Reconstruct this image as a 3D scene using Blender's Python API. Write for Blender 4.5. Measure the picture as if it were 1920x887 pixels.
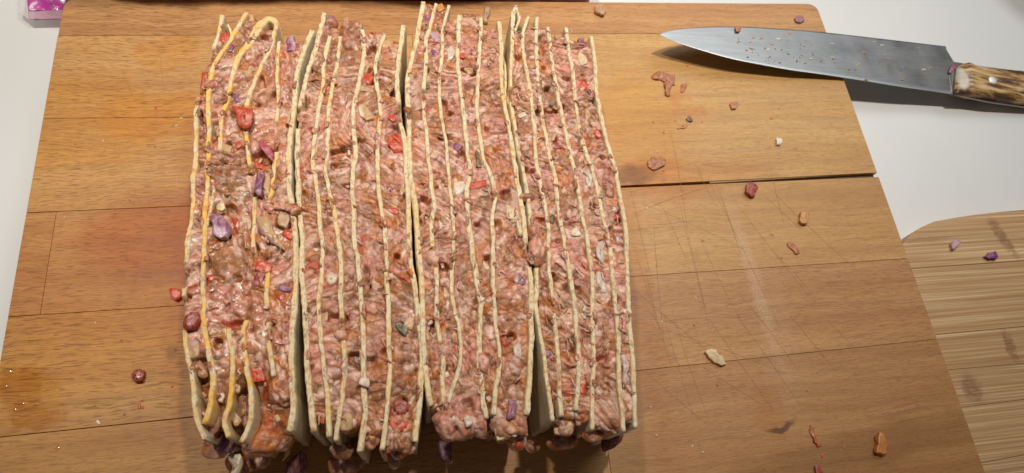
import bpy, bmesh, math, random
import numpy as np
from mathutils import Matrix, Vector

# ------------------------------------------------------------------ scene, camera, light
for o in list(bpy.data.objects): bpy.data.objects.remove(o)
S = bpy.context.scene
COL = S.collection
RNG = np.random.RandomState(11)
random.seed(5)

F = 1280.0            # focal length in photo pixels (photo 1920 wide)
HC = 0.42             # camera height over the board top
d1 = np.array([-376, 3071, -1280.]); d1 /= np.linalg.norm(d1)
d2 = np.array([7540, 376, -1280.]); d2 -= (d2 @ d1) * d1; d2 /= np.linalg.norm(d2)
d3 = np.cross(d2, d1)
MC = np.array([d2, d1, d3])      # camera axes -> world axes

def P(px, py, z=0.0):
    """point of the place seen at a photo pixel, on the level z"""
    v = MC @ np.array([px - 960, -(py - 443.5), -F])
    t = (z - HC) / v[2]
    return np.array([v[0] * t, v[1] * t, z])

cam = bpy.data.cameras.new('camera'); camo = bpy.data.objects.new('camera', cam); COL.objects.link(camo)
m = Matrix([[*MC[0], 0], [*MC[1], 0], [*MC[2], HC], [0, 0, 0, 1]])
camo.matrix_world = m
cam.sensor_width = 36; cam.lens = F / 1920 * 36; cam.clip_start = 0.01; cam.clip_end = 50
cam.dof.use_dof = True; cam.dof.focus_distance = 0.42; cam.dof.aperture_fstop = 14
S.camera = camo

W = bpy.data.worlds.new('World'); S.world = W; W.use_nodes = True
bg = W.node_tree.nodes['Background']; bg.inputs[0].default_value = (1.0, 0.93, 0.86, 1); bg.inputs[1].default_value = 0.08

def lamp(kind, name, loc, energy, color, size, target=None, size_y=None):
    l = bpy.data.lights.new(name, kind); l.energy = energy; l.color = color
    if kind == 'POINT': l.shadow_soft_size = size
    elif kind == 'AREA':
        l.size = size
        if size_y: l.shape = 'RECTANGLE'; l.size_y = size_y
    o = bpy.data.objects.new(name, l); COL.objects.link(o); o.location = loc
    if target is not None:
        o.rotation_euler = (Vector(target) - Vector(loc)).to_track_quat('-Z', 'Y').to_euler()
    return o
def spot(name, loc, energy, target):
    o = lamp('SPOT', name, loc, energy, (1.0, 0.935, 0.845), .03, target); o.data.shadow_soft_size = .03
    o.data.spot_size = math.radians(66); o.data.spot_blend = 1.0
spot('ceiling_spot', (-0.25, 0.50, 1.2), 37.0, (-0.22, 0.46, 0))
spot('ceiling_spot', (0.24, 0.50, 1.2), 37.0, (0.24, 0.46, 0))
lamp('AREA', 'soft_fill_light', (1.25, 1.35, 1.75), 15.0, (0.88, 0.95, 1.0), 1.3, (0.1, 0.2, 0), 1.0)  # added out-of-view area fill, cools the shadows and brightens the blade

S.view_settings.view_transform = 'Standard'; S.view_settings.look = 'None'
S.view_settings.exposure = 0.0; S.view_settings.gamma = 1.0; S.view_settings.use_curve_mapping = False
S.render.engine = 'CYCLES'
S.render.resolution_x = 1024; S.render.resolution_y = 473

# ------------------------------------------------------------------ numpy noise
def _h(ix, iy, iz, s):
    n = (ix.astype(np.int64) * 374761393 + iy.astype(np.int64) * 668265263 + iz.astype(np.int64) * 2147483647 + s * 974634777) & 0xffffffff
    n = ((n ^ (n >> 13)) * 1274126177) & 0xffffffff
    n = ((n ^ (n >> 16)) * 2246822519) & 0xffffffff
    n = n ^ (n >> 15)
    return (n & 0xffffff) / float(0xffffff)

def vn(p, sc, s=0):
    q = p * sc + 1000.0
    i = np.floor(q); f = q - i; f = f * f * (3 - 2 * f); i = i.astype(np.int64)
    r = 0
    for a in (0, 1):
        wa = f[:, 0] if a else 1 - f[:, 0]
        for b in (0, 1):
            wb = f[:, 1] if b else 1 - f[:, 1]
            for c in (0, 1):
                wc = f[:, 2] if c else 1 - f[:, 2]
                r = r + wa * wb * wc * _h(i[:, 0] + a, i[:, 1] + b, i[:, 2] + c, s)
    return r * 2 - 1

def fbm(p, sc, s=0, o=3):
    r = 0; a = 1; t = 0
    for k in range(o):
        r = r + a * vn(p, sc * 2 ** k, s + 17 * k); t += a; a *= .5
    return r / t

def worley(p, sc, s=0):
    q = p * sc + 1000.0; i = np.floor(q).astype(np.int64)
    best = np.full(len(q), 9.); sec = np.full(len(q), 9.); bid = np.zeros(len(q))
    for a in (-1, 0, 1):
        for b in (-1, 0, 1):
            for c in (-1, 0, 1):
                jx, jy, jz = i[:, 0] + a, i[:, 1] + b, i[:, 2] + c
                dx = jx + _h(jx, jy, jz, s + 1) - q[:, 0]; dy = jy + _h(jx, jy, jz, s + 2) - q[:, 1]; dz = jz + _h(jx, jy, jz, s + 3) - q[:, 2]
                d = dx * dx + dy * dy + dz * dz
                m = d < best
                sec = np.where(m, best, np.minimum(sec, d))
                bid = np.where(m, _h(jx, jy, jz, s + 4), bid)
                best = np.where(m, d, best)
    return np.sqrt(best), np.sqrt(sec), bid

def sstep(x, a, b):
    t = np.clip((x - a) / (b - a), 0, 1); return t * t * (3 - 2 * t)

# ------------------------------------------------------------------ object helpers
def link(o, parent=None):
    COL.objects.link(o)
    if parent is not None: o.parent = parent
    return o

def mesh(name, v, f, mat, parent=None, col=None, smooth=True, attrs=None):
    v = np.asarray(v, dtype=np.float64)
    if parent is not None:
        v = v - np.array(parent['_o'] if '_o' in parent else (0, 0, 0))
    me = bpy.data.meshes.new(name)
    me.from_pydata(v.tolist(), [], f if isinstance(f, list) else f.tolist())
    if smooth: me.polygons.foreach_set('use_smooth', [True] * len(me.polygons))
    if col is not None:
        a = me.color_attributes.new('Col', 'FLOAT_COLOR', 'POINT')
        c = np.ones((len(v), 4)); c[:, :3] = col
        a.data.foreach_set('color', c.ravel())
    if attrs:
        for k, arr in attrs.items():
            a = me.attributes.new(k, 'FLOAT', 'POINT'); a.data.foreach_set('value', np.asarray(arr, dtype=np.float32))
    me.materials.append(mat)
    if name == 'mince_filling':
        if me.polygons[len(me.polygons) // 2].normal.z < 0: me.flip_normals()
    elif name not in ('mince_filling',) and len(f) < 60000:
        bm = bmesh.new(); bm.from_mesh(me); bmesh.ops.recalc_face_normals(bm, faces=bm.faces); bm.to_mesh(me); bm.free()
    me.update()
    o = bpy.data.objects.new(name, me)
    return link(o, parent)

def tag(o, label=None, cat=None, group=None, kind=None):
    if label: o['label'] = label
    if cat: o['category'] = cat
    if group: o['group'] = group
    if kind: o['kind'] = kind
    return o

def thing(name, loc, label, cat, group=None):
    o = bpy.data.objects.new(name, None); o.empty_display_size = .02
    COL.objects.link(o); o.location = loc; o['_o'] = tuple(float(x) for x in loc)
    return tag(o, label, cat, group)

def grid_faces(nr, nc, closed=False):
    r = np.arange(nr - 1)[:, None]; c = np.arange(nc if closed else nc - 1)[None, :]
    c2 = (c + 1) % nc
    a = r * nc + c; b = r * nc + c2; d = (r + 1) * nc + c2; e = (r + 1) * nc + c
    return np.stack([a, b, d, e], -1).reshape(-1, 4)

def resample(pts, step):
    pts = np.asarray(pts, float)
    # catmull-rom through the points, then even spacing
    e = np.vstack([2 * pts[0] - pts[1], pts, 2 * pts[-1] - pts[-2]])
    out = []
    for k in range(1, len(e) - 2):
        t = np.linspace(0, 1, 12, endpoint=False)[:, None]
        p0, p1, p2, p3 = e[k - 1], e[k], e[k + 1], e[k + 2]
        out.append(.5 * ((2 * p1) + (-p0 + p2) * t + (2 * p0 - 5 * p1 + 4 * p2 - p3) * t ** 2 + (-p0 + 3 * p1 - 3 * p2 + p3) * t ** 3))
    out = np.vstack(out + [pts[-1:]])
    L = np.r_[0, np.cumsum(np.linalg.norm(np.diff(out, axis=0), axis=1))]
    n = max(2, int(L[-1] / step)); s = np.linspace(0, L[-1], n)
    return np.stack([np.interp(s, L, out[:, j]) for j in range(pts.shape[1])], 1)

def inset(poly, d):
    n = len(poly); out = []
    area = sum(poly[i][0] * poly[(i + 1) % n][1] - poly[(i + 1) % n][0] * poly[i][1] for i in range(n))
    sg = 1 if area > 0 else -1
    for i in range(n):
        a, b, c = poly[i - 1], poly[i], poly[(i + 1) % n]
        e1 = (b - a) / (np.linalg.norm(b - a) + 1e-12); e2 = (c - b) / (np.linalg.norm(c - b) + 1e-12)
        n1 = np.array([-e1[1], e1[0]]) * sg; n2 = np.array([-e2[1], e2[0]]) * sg
        nn = n1 + n2; nn /= max(.3, (nn @ nn) / 2)
        out.append(b + nn * d)
    return np.array(out)

def prism(poly, z0, z1, bev):
    """convex plate with a rounded upper and lower edge; poly is CCW"""
    poly = np.asarray(poly, float)
    rings = [(inset(poly, bev), z0), (poly, z0 + bev), (poly, z1 - bev), (inset(poly, bev * .35), z1 - bev * .3), (inset(poly, bev), z1)]
    n = len(poly); v = []
    for r, z in rings:
        for q in r: v.append((q[0], q[1], z))
    f = grid_faces(len(rings), n, True).tolist()
    f.append(list(range((len(rings) - 1) * n, len(rings) * n))); f.append(list(range(n))[::-1])
    return v, f

# ------------------------------------------------------------------ materials
class NT:
    def __init__(s, name):
        s.m = bpy.data.materials.new(name); s.m.use_nodes = True
        s.t = s.m.node_tree; s.b = s.t.nodes['Principled BSDF']; s.out = s.t.nodes['Material Output']
    def n(s, typ, **k):
        x = s.t.nodes.new(typ)
        for a, b in k.items(): setattr(x, a, b)
        return x
    def l(s, a, b): s.t.links.new(a, b)
    def set(s, k, v):
        i = s.b.inputs[k]
        if hasattr(v, 'is_linked') or isinstance(v, bpy.types.NodeSocket): s.l(v, i)
        else: i.default_value = v
    def coord(s, scale=(1, 1, 1), obj=True, loc=None, rot=(0, 0, 0)):
        tc = s.n('ShaderNodeNewGeometry'); mp = s.n('ShaderNodeMapping')
        s.l(tc.outputs['Position'], mp.inputs[0]); mp.inputs['Scale'].default_value = scale; mp.inputs['Rotation'].default_value = rot
        if loc is not None:
            if isinstance(loc, bpy.types.NodeSocket): s.l(loc, mp.inputs['Location'])
            else: mp.inputs['Location'].default_value = loc
        return mp.outputs[0]
    def noise(s, vec, scale, detail=3, rough=.5, dist=0):
        x = s.n('ShaderNodeTexNoise'); s.l(vec, x.inputs['Vector']); x.inputs['Scale'].default_value = scale
        x.inputs['Detail'].default_value = detail; x.inputs['Roughness'].default_value = rough; x.inputs['Distortion'].default_value = dist
        return x.outputs[0]
    def ramp(s, fac, stops):
        x = s.n('ShaderNodeValToRGB'); s.l(fac, x.inputs[0]); cr = x.color_ramp
        while len(cr.elements) < len(stops): cr.elements.new(.5)
        for e, (p, c) in zip(cr.elements, stops):
            e.position = p; e.color = (*c, 1) if isinstance(c, tuple) else (c, c, c, 1)
        return x.outputs[0]
    def mix(s, fac, a, b, mode='MIX'):
        x = s.n('ShaderNodeMix', data_type='RGBA', blend_type=mode)
        for sock, val in ((x.inputs[0], fac), (x.inputs[6], a), (x.inputs[7], b)):
            if isinstance(val, bpy.types.NodeSocket): s.l(val, sock)
            elif isinstance(val, tuple): sock.default_value = (*val, 1)
            else: sock.default_value = val
        return x.outputs[2]
    def math(s, op, a, b=None, c=None):
        x = s.n('ShaderNodeMath', operation=op)
        for sock, val in zip(x.inputs, (a, b, c)):
            if val is None: continue
            if isinstance(val, bpy.types.NodeSocket): s.l(val, sock)
            else: sock.default_value = val
        return x.outputs[0]
    def bump(s, h, strength, dist, prev=None):
        x = s.n('ShaderNodeBump'); s.l(h, x.inputs['Height']); x.inputs['Strength'].default_value = strength; x.inputs['Distance'].default_value = dist
        if prev is not None: s.l(prev, x.inputs['Normal'])
        return x.outputs[0]
    def ell(s, cx, cy, rx, ry, vec, soft=.5, rot=0):
        """soft elliptical patch at a place of the object"""
        sub = s.n('ShaderNodeVectorMath', operation='SUBTRACT'); s.l(vec, sub.inputs[0]); sub.inputs[1].default_value = (cx, cy, 0)
        mp = s.n('ShaderNodeMapping'); s.l(sub.outputs[0], mp.inputs[0]); mp.vector_type = 'TEXTURE'
        mp.inputs['Rotation'].default_value = (0, 0, rot); mp.inputs['Scale'].default_value = (rx, ry, 1e4)
        ln = s.n('ShaderNodeVectorMath', operation='LENGTH'); s.l(mp.outputs[0], ln.inputs[0])
        mr = s.n('ShaderNodeMapRange', interpolation_type='SMOOTHSTEP'); s.l(ln.outputs['Value'], mr.inputs[0])
        mr.inputs[1].default_value = 1 + soft * .5; mr.inputs[2].default_value = 1 - soft * .5; mr.inputs[3].default_value = 0; mr.inputs[4].default_value = 1
        return mr.outputs[0]

# --- beech
def beech():
    t = NT('beech_wood')
    oi = t.n('ShaderNodeObjectInfo')
    off = t.n('ShaderNodeVectorMath', operation='SCALE'); off.inputs[0].default_value = (3.1, 5.7, 1.3); t.l(oi.outputs['Random'], off.inputs['Scale'])
    base = t.coord((1, 1, 1), loc=off.outputs[0])
    # warp so that the grain wanders
    w = t.n('ShaderNodeTexNoise'); t.l(base, w.inputs['Vector']); w.inputs['Scale'].default_value = 14; w.inputs['Detail'].default_value = 2
    ws = t.n('ShaderNodeVectorMath', operation='MULTIPLY_ADD'); t.l(w.outputs['Color'], ws.inputs[0]); ws.inputs[1].default_value = (0, .012, 0); t.l(base, ws.inputs[2])
    def st(sc):
        mp = t.n('ShaderNodeMapping'); t.l(ws.outputs[0], mp.inputs[0]); mp.inputs['Scale'].default_value = sc; return mp.outputs[0]
    band = t.noise(st((3, 55, 3)), 1.0, 4, .6)
    band2 = t.noise(st((8, 170, 8)), 1.0, 3, .6)
    fine = t.noise(st((60, 1500, 60)), 1.0, 2, .5)
    fl = t.noise(st((135, 1700, 60)), 1.0, 0.5, .4)
    fleck = t.ramp(fl, [(0.575, 0.0), (0.65, 1.0)])
    fl2 = t.noise(st((260, 1700, 60)), 1.0, 1.0, .4)
    fleck2 = t.ramp(fl2, [(0.58, 0.0), (0.66, 1.0)])
    c = t.ramp(band, [(.25, (.48, .235, .085)), (.5, (.575, .315, .122)), (.75, (.66, .39, .170))])
    c = t.mix(t.math('MULTIPLY', t.ramp(band2, [(.35, 1.0), (.6, 0.0)]), .38), c, (.36, .165, .062))
    c = t.mix(t.math('MULTIPLY', t.ramp(fine, [(.4, 1.0), (.6, 0.0)]), .22), c, (.34, .16, .065))
    px_ = t.n('ShaderNodeSeparateXYZ'); pg = t.n('ShaderNodeNewGeometry'); t.l(pg.outputs['Position'], px_.inputs[0])
    mrf = t.n('ShaderNodeMapRange'); t.l(px_.outputs[0], mrf.inputs[0])
    for k_, q_ in zip((1, 2, 3, 4), (0.0, .20, .66, .34)): mrf.inputs[k_].default_value = q_
    t.n_fleck = mrf.outputs[0]
    pat = t.noise(base, 9, 2, .5); pf = t.ramp(pat, [(.35, .45), (.6, 1.0)])
    c = t.mix(t.math('MULTIPLY', t.math('MULTIPLY', fleck, pf), t.n_fleck), c, (.20, .085, .028))
    c = t.mix(t.math('MULTIPLY', fleck2, .35), c, (.26, .115, .045))
    wl_ = t.noise(st((22, 420, 8)), 1.0, 4, .65); c = t.mix(t.math('MULTIPLY', t.ramp(wl_, [(.56, 0.0), (.66, 1.0)]), .38), c, (.30, .135, .045))
    c = t.mix(1.0, c, (1.0, .955, .89), 'MULTIPLY'); c = t.mix(1.0, c, oi.outputs['Color'], 'MULTIPLY')
    # stains where sauce and water soaked in (shapes of their own)
    tc = t.n('ShaderNodeNewGeometry'); wv = t.n('ShaderNodeTexNoise'); t.l(tc.outputs['Position'], wv.inputs['Vector']); wv.inputs['Scale'].default_value = 26; wv.inputs['Detail'].default_value = 3
    vv = t.n('ShaderNodeVectorMath', operation='MULTIPLY_ADD'); sb = t.n('ShaderNodeVectorMath', operation='SUBTRACT'); t.l(wv.outputs['Color'], sb.inputs[0]); sb.inputs[1].default_value = (.5, .5, .5)
    t.l(sb.outputs[0], vv.inputs[0]); vv.inputs[1].default_value = (.045, .03, 0); t.l(tc.outputs['Position'], vv.inputs[2])
    V = vv.outputs[0]
    def stain(c, px, py, rx, ry, colr, amt, soft=.5, rot=0):
        p = P(px, py, 0); return t.mix(t.math('MULTIPLY', t.ell(p[0], p[1], rx, ry, V, soft, rot), amt), c, colr, 'MULTIPLY')
    O = (1.0, .87, .50)
    c = stain(c, 150, 230, .070, .036, O, .75, .5)
    c = stain(c, 320, 215, .050, .018, O, .80, .4)
    c = stain(c, 318, 95, .022, .013, (1, .82, .45), .6, .3)
    c = stain(c, 255, 500, .11, .045, (.97, .82, .55), .7, .8)
    c = stain(c, 320, 440, .05, .03, (.86, .60, .42), .9, .8)
    c = stain(c, 260, 640, .09, .03, (1, .86, .52), .8, .8)
    c = stain(c, 1190, 235, .040, .045, (1, .84, .48), .8, .7)
    c = stain(c, 1300, 330, .06, .012, (.85, .68, .52), .7, .8)
    c = stain(c, 1240, 340, .03, .02, (1, .8, .5), .7, .7)
    c = stain(c, 1195, 330, .018, .006, (.35, .3, .25), .7, .9)
    c = stain(c, 1600, 850, .10, .012, (.72, .66, .64), .7, .9, .12)
    c = stain(c, 1465, 790, .011, .0016, (.35, .28, .30), 1, .9, .28)
    c = stain(c, 1440, 760, .010, .018, (.96, .80, .62), .6, 1.0)
    c = stain(c, 1275, 185, .008, .010, (1, .70, .36), .65, 1.0)
    c = stain(c, 1300, 215, .012, .006, (1, .74, .42), .6, 1.0)
    c = stain(c, 30, 720, .010, .013, (.86, .66, .44), .7, .3)
    c = stain(c, 60, 775, .015, .007, (.86, .66, .44), .7, .3)
    c = stain(c, 352, 480, .012, .10, (.88, .70, .50), .7, .9)
    c = stain(c, 1192, 560, .012, .10, (.88, .72, .55), .7, .9)
    v3 = t.n('ShaderNodeVectorMath', operation='MULTIPLY_ADD'); t.l(sb.outputs[0], v3.inputs[0]); v3.inputs[1].default_value = (.008, .004, 0); t.l(tc.outputs['Position'], v3.inputs[2]); V3 = v3.outputs[0]
    # lamp glare on a dried smear, painted into the colour as pale grain
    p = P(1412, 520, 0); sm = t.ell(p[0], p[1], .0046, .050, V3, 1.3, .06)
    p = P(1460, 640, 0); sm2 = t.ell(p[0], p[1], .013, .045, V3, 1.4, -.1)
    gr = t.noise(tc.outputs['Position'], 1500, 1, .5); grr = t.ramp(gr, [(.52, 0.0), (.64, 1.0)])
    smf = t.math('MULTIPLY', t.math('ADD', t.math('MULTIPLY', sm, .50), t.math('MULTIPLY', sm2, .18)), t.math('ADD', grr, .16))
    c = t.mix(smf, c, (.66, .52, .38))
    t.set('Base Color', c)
    rg = t.ramp(band2, [(.3, .42), (.7, .55)])
    wet = P(25, 740, 0); we = t.ell(wet[0], wet[1], .022, .022, V, .7)
    t.set('Roughness', t.mix(we, rg, (.2, .2, .2)))
    b = t.bump(fl, .25, .0003); b = t.bump(fine, .3, .00015, b); b = t.bump(t.noise(tc.outputs['Position'], 90, 3), .35, .0006, b)
    t.set('Normal', b); t.b.inputs['Specular IOR Level'].default_value = .42
    return t.m

def bamboo():
    t = NT('bamboo_wood')
    oi = t.n('ShaderNodeObjectInfo')
    off = t.n('ShaderNodeVectorMath', operation='SCALE'); off.inputs[0].default_value = (3.1, 5.7, 1.3); t.l(oi.outputs['Random'], off.inputs['Scale'])
    base = t.coord((1, 1, 1), loc=off.outputs[0], rot=(0, 0, .0))
    def st(sc):
        mp = t.n('ShaderNodeMapping'); t.l(base, mp.inputs[0]); mp.inputs['Scale'].default_value = sc; return mp.outputs[0]
    a = t.noise(st((5, 620, 4)), 1, 4, .7); b = t.noise(st((9, 1500, 7)), 1, 2, .6); d = t.noise(st((9, 60, 9)), 1, 2)
    c = t.ramp(a, [(.38, (.36, .19, .080)), (.49, (.54, .335, .165)), (.62, (.74, .55, .33))])
    c = t.mix(t.math('MULTIPLY', t.ramp(b, [(.42, 1.0), (.58, 0.0)]), .62), c, (.36, .20, .09))
    c = t.mix(t.math('MULTIPLY', t.ramp(d, [(.35, 1.0), (.6, 0.0)]), .35), c, (.45, .24, .10))
    tc = t.n('ShaderNodeNewGeometry'); wv = t.n('ShaderNodeTexNoise'); t.l(tc.outputs['Position'], wv.inputs['Vector']); wv.inputs['Scale'].default_value = 300; wv.inputs['Detail'].default_value = 2
    sb = t.n('ShaderNodeVectorMath', operation='SUBTRACT'); t.l(wv.outputs['Color'], sb.inputs[0]); sb.inputs[1].default_value = (.5, .5, .5)
    vv = t.n('ShaderNodeVectorMath', operation='MULTIPLY_ADD'); t.l(sb.outputs[0], vv.inputs[0]); vv.inputs[1].default_value = (.010, .005, 0); t.l(tc.outputs['Position'], vv.inputs[2])
    V = vv.outputs[0]
    mot = t.ramp(t.noise(st((140, 700, 50)), 1, 3, .6), [(.35, .35), (.6, 1.0)])
    for (px, py, rx, ry, rot, amt) in ((1880, 445, .0042, .0165, .28, .8), (1893, 648, .0042, .0110, .05, .8), (1822, 728, .0072, .0098, .0, .75), (1745, 450, .022, .0030, 0, .35)):
        p = P(px, py, -.0045)
        c = t.mix(t.math('MULTIPLY', t.math('MULTIPLY', t.ell(p[0], p[1], rx, ry, V, .9, rot), mot), amt), c, (.22, .09, .032))
    c = t.mix(1.0, c, oi.outputs['Color'], 'MULTIPLY')
    t.set('Base Color', c); t.set('Roughness', .5); t.set('Normal', t.bump(b, .25, .0002))
    return t.m

def counter():
    t = NT('white_laminate'); v = t.coord()
    n = t.noise(v, 5, 3)
    t.set('Base Color', t.ramp(n, [(.3, (.70, .70, .685)), (.7, (.75, .75, .735))]))
    t.set('Roughness', .42); t.set('Normal', t.bump(t.noise(v, 500, 2), .05, .0002))
    return t.m

def tortilla():
    t = NT('tortilla_bread'); v = t.coord()
    ca = t.n('ShaderNodeAttribute', attribute_name='cut'); sa = t.n('ShaderNodeAttribute', attribute_name='stain')
    n1 = t.noise(v, 120, 3, .6); n2 = t.noise(v, 420, 3, .6)
    side = t.ramp(t.noise(v, 60, 4, .6), [(.3, (.50, .44, .31)), (.55, (.66, .61, .47)), (.75, (.74, .70, .58))])
    side = t.mix(t.math('MULTIPLY', t.ramp(t.noise(v, 210, 3, .6), [(.56, 0.0), (.66, 1.0)]), .45), side, (.50, .36, .20))
    side = t.mix(t.math('MULTIPLY', t.ramp(t.noise(v, 95, 2, .6), [(.60, 0.0), (.70, 1.0)]), .4), side, (.55, .27, .10))
    top = t.ramp(n2, [(.3, (.64, .48, .28)), (.6, (.78, .65, .43)), (.8, (.82, .73, .55))])
    # little pores of the cut crumb, long along the strip
    mp = t.n('ShaderNodeMapping'); t.l(v, mp.inputs[0]); mp.inputs['Scale'].default_value = (1000, 300, 300)
    po = t.noise(mp.outputs[0], 1.0, 1, .5); pore = t.ramp(po, [(.60, 0.0), (.66, 1.0)])
    top = t.mix(t.math('MULTIPLY', pore, .62), top, (.24, .17, .09))
    c = t.mix(ca.outputs['Fac'], side, top)
    sm = t.math('MULTIPLY', t.ramp(n1, [(.36, 0.0), (.62, 1.0)]), sa.outputs['Fac'])
    sm2 = t.math('MULTIPLY', t.ramp(t.noise(v, 33, 2), [(.4, 0.15), (.65, 1.0)]), sm)
    c = t.mix(t.math('MINIMUM', t.math('ADD', sm2, t.math('MULTIPLY', sm, .35)), 1.0), c, (.84, .49, .10))
    ru = t.math('MULTIPLY', t.ramp(t.noise(v, 260, 2), [(.56, 0.0), (.66, 1.0)]), .6)
    c = t.mix(t.math('MULTIPLY', ru, ca.outputs['Fac']), c, (.55, .21, .07))
    t.set('Base Color', c); t.set('Roughness', .62)
    t.b.inputs['Subsurface Weight'].default_value = .12; t.b.inputs['Subsurface Radius'].default_value = (1, .7, .4); t.b.inputs['Subsurface Scale'].default_value = .0012
    b = t.bump(po, .5, .0005); b = t.bump(n2, .5, .0006, b); t.set('Normal', b)
    return t.m

def meat():
    t = NT('raw_mince'); v = t.coord()
    a = t.n('ShaderNodeVertexColor', layer_name='Col')
    n = t.noise(v, 700, 3, .6); n2 = t.noise(v, 240, 3, .6, 1.0)
    c = t.mix(t.ramp(n, [(.35, .28), (.65, 0.0)]), a.outputs[0], (.28, .085, .030))
    c = t.mix(t.math('MULTIPLY', t.ramp(n2, [(.56, 0.0), (.68, 1.0)]), .45), c, (.74, .46, .34))
    c = t.mix(t.math('MULTIPLY', t.ramp(t.noise(v, 330, 2, .5), [(.60, 0.0), (.68, 1.0)]), .38), c, (.55, .17, .040))
    t.set('Base Color', c)
    xs_ = t.n('ShaderNodeSeparateXYZ'); t.l(v, xs_.inputs[0]); mr = t.n('ShaderNodeMapRange'); t.l(xs_.outputs[0], mr.inputs[0])
    for k_, q_ in zip((1, 2, 3, 4), (-.062, -.045, .62, 1.0)): mr.inputs[k_].default_value = q_
    t.set('Roughness', t.math('MULTIPLY', t.ramp(t.noise(v, 160, 2), [(.3, .26), (.7, .48)]), mr.outputs[0]))
    t.b.inputs['Subsurface Weight'].default_value = .45; t.b.inputs['Subsurface Radius'].default_value = (1, .38, .22); t.b.inputs['Subsurface Scale'].default_value = .0020
    t.b.inputs['Specular IOR Level'].default_value = .28
    b = t.bump(t.noise(v, 320, 2, .5), .5, .0009); t.set('Normal', b)
    t.set('Coat Weight', .42); t.b.inputs['Coat Roughness'].default_value = .10
    t.l(t.bump(t.noise(v, 1150, 2, .6), 1.0, .0009, b), t.b.inputs['Coat Normal'])
    return t.m

def piece():
    t = NT('moist_vegetable'); v = t.coord()
    a = t.n('ShaderNodeVertexColor', layer_name='Col')
    n = t.noise(v, 380, 3, .6); n2 = t.noise(v, 160, 3, .6, .5)
    c = t.mix(t.ramp(n, [(.35, .32), (.6, 0.0)]), a.outputs[0], (.34, .13, .05))
    fr = t.n('ShaderNodeMapping'); t.l(v, fr.inputs[0]); fr.inputs['Scale'].default_value = (900, 300, 300)
    c = t.mix(t.math('MULTIPLY', t.ramp(t.noise(fr.outputs[0], 1, 2), [(.45, 0.0), (.65, 1.0)]), .18), c, (.75, .6, .45))
    c = t.mix(t.math('MULTIPLY', t.ramp(n2, [(.56, 0.0), (.68, 1.0)]), .38), c, (.55, .20, .09))
    t.set('Base Color', c); t.set('Roughness', t.ramp(n2, [(.35, .18), (.65, .4)])); t.b.inputs['Specular IOR Level'].default_value = .35
    t.b.inputs['Subsurface Weight'].default_value = .35; t.b.inputs['Subsurface Radius'].default_value = (1, .6, .4); t.b.inputs['Subsurface Scale'].default_value = .002
    b = t.bump(t.noise(v, 260, 2, .5), .35, .0007); t.set('Normal', t.bump(t.noise(v, 1100, 2, .6), .4, .0003, b))
    return t.m

def simple(name, col, rough, metal=0, **k):
    t = NT(name); t.set('Base Color', (*col, 1)); t.set('Roughness', rough); t.set('Metallic', metal)
    for a, b in k.items(): t.b.inputs[a.replace('_', ' ')].default_value = b
    return t.m

def steel():
    t = NT('brushed_steel'); v = t.coord((30, 900, 30), rot=(0, 0, .15))
    n = t.noise(v, 1, 3, .6); t2 = t.noise(t.coord(), 45, 4, .65)
    c = t.ramp(t2, [(.3, (.285, .275, .262)), (.7, (.35, .34, .325))])
    c = t.mix(t.math('MULTIPLY', t.ramp(n, [(.4, .0), (.7, 1.0)]), .15), c, (.7, .7, .7))
    t.set('Base Color', c); t.set('Metallic', 1.0)
    t.set('Roughness', t.ramp(t2, [(.3, .30), (.7, .42)])); t.set('Normal', t.bump(n, .12, .0002))
    return t.m

def horn():
    t = NT('stag_horn'); g0 = t.coord()
    a_, b_ = P(1795, 150, -.01), P(1920, 167, -.01); th = math.atan2(b_[1] - a_[1], b_[0] - a_[0])
    m1 = t.n('ShaderNodeMapping'); t.l(g0, m1.inputs[0]); m1.inputs['Rotation'].default_value = (0, 0, -th)
    m2 = t.n('ShaderNodeMapping'); t.l(m1.outputs[0], m2.inputs[0]); m2.inputs['Scale'].default_value = (26, 190, 60)
    n = t.noise(m2.outputs[0], 1, 5, .62, .4); m = t.noise(g0, 55, 3, .6)
    c = t.ramp(n, [(.36, (.045, .022, .016)), (.46, (.16, .075, .028)), (.52, (.46, .27, .10)), (.62, (.64, .44, .21)), (.8, (.72, .60, .42))])
    c = t.mix(t.math('MULTIPLY', t.ramp(m, [(.60, 0.0), (.70, 1.0)]), .5), c, (.66, .58, .44))
    p = P(1803, 146, -.003); c = t.mix(t.math('MULTIPLY', t.ell(p[0], p[1], .0042, .0125, g0, .5, -.25), .85), c, (.66, .62, .53))
    t.set('Base Color', c); t.set('Roughness', .42); t.set('Normal', t.bump(n, .45, .0009))
    return t.m

M = dict(beech=beech(), bamboo=bamboo(), counter=counter(), tortilla=tortilla(), meat=meat(), piece=piece(), steel=steel(), horn=horn(),
         joint=simple('dark_joint', (.10, .055, .028), .8), gap=simple('grey_worn_wood', (.34, .21, .115), .8),
         scratch=simple('knife_scratch', (.24, .115, .045), .7), bright=simple('ground_edge_steel', (.50, .50, .49), .38, 1.0),
         pan=simple('dark_metal_rim', (.16, .155, .15), .35, .9), rivet=simple('rivet_metal', (.80, .80, .78), .5, .6),
         fat=simple('fat_strand', (.80, .60, .46), .3, 0, Subsurface_Weight=.3, Subsurface_Scale=.001))
def clear(name, col, alpha, rough=.15):
    t = NT(name); t.set('Base Color', (*col, 1)); t.set('Roughness', rough); t.b.inputs['Alpha'].default_value = alpha
    return t.m
M['film'] = clear('clear_film', (.86, .84, .84), .35)
M['pinkfilm'] = clear('pink_tinted_film', (.80, .50, .62), .45)
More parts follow.
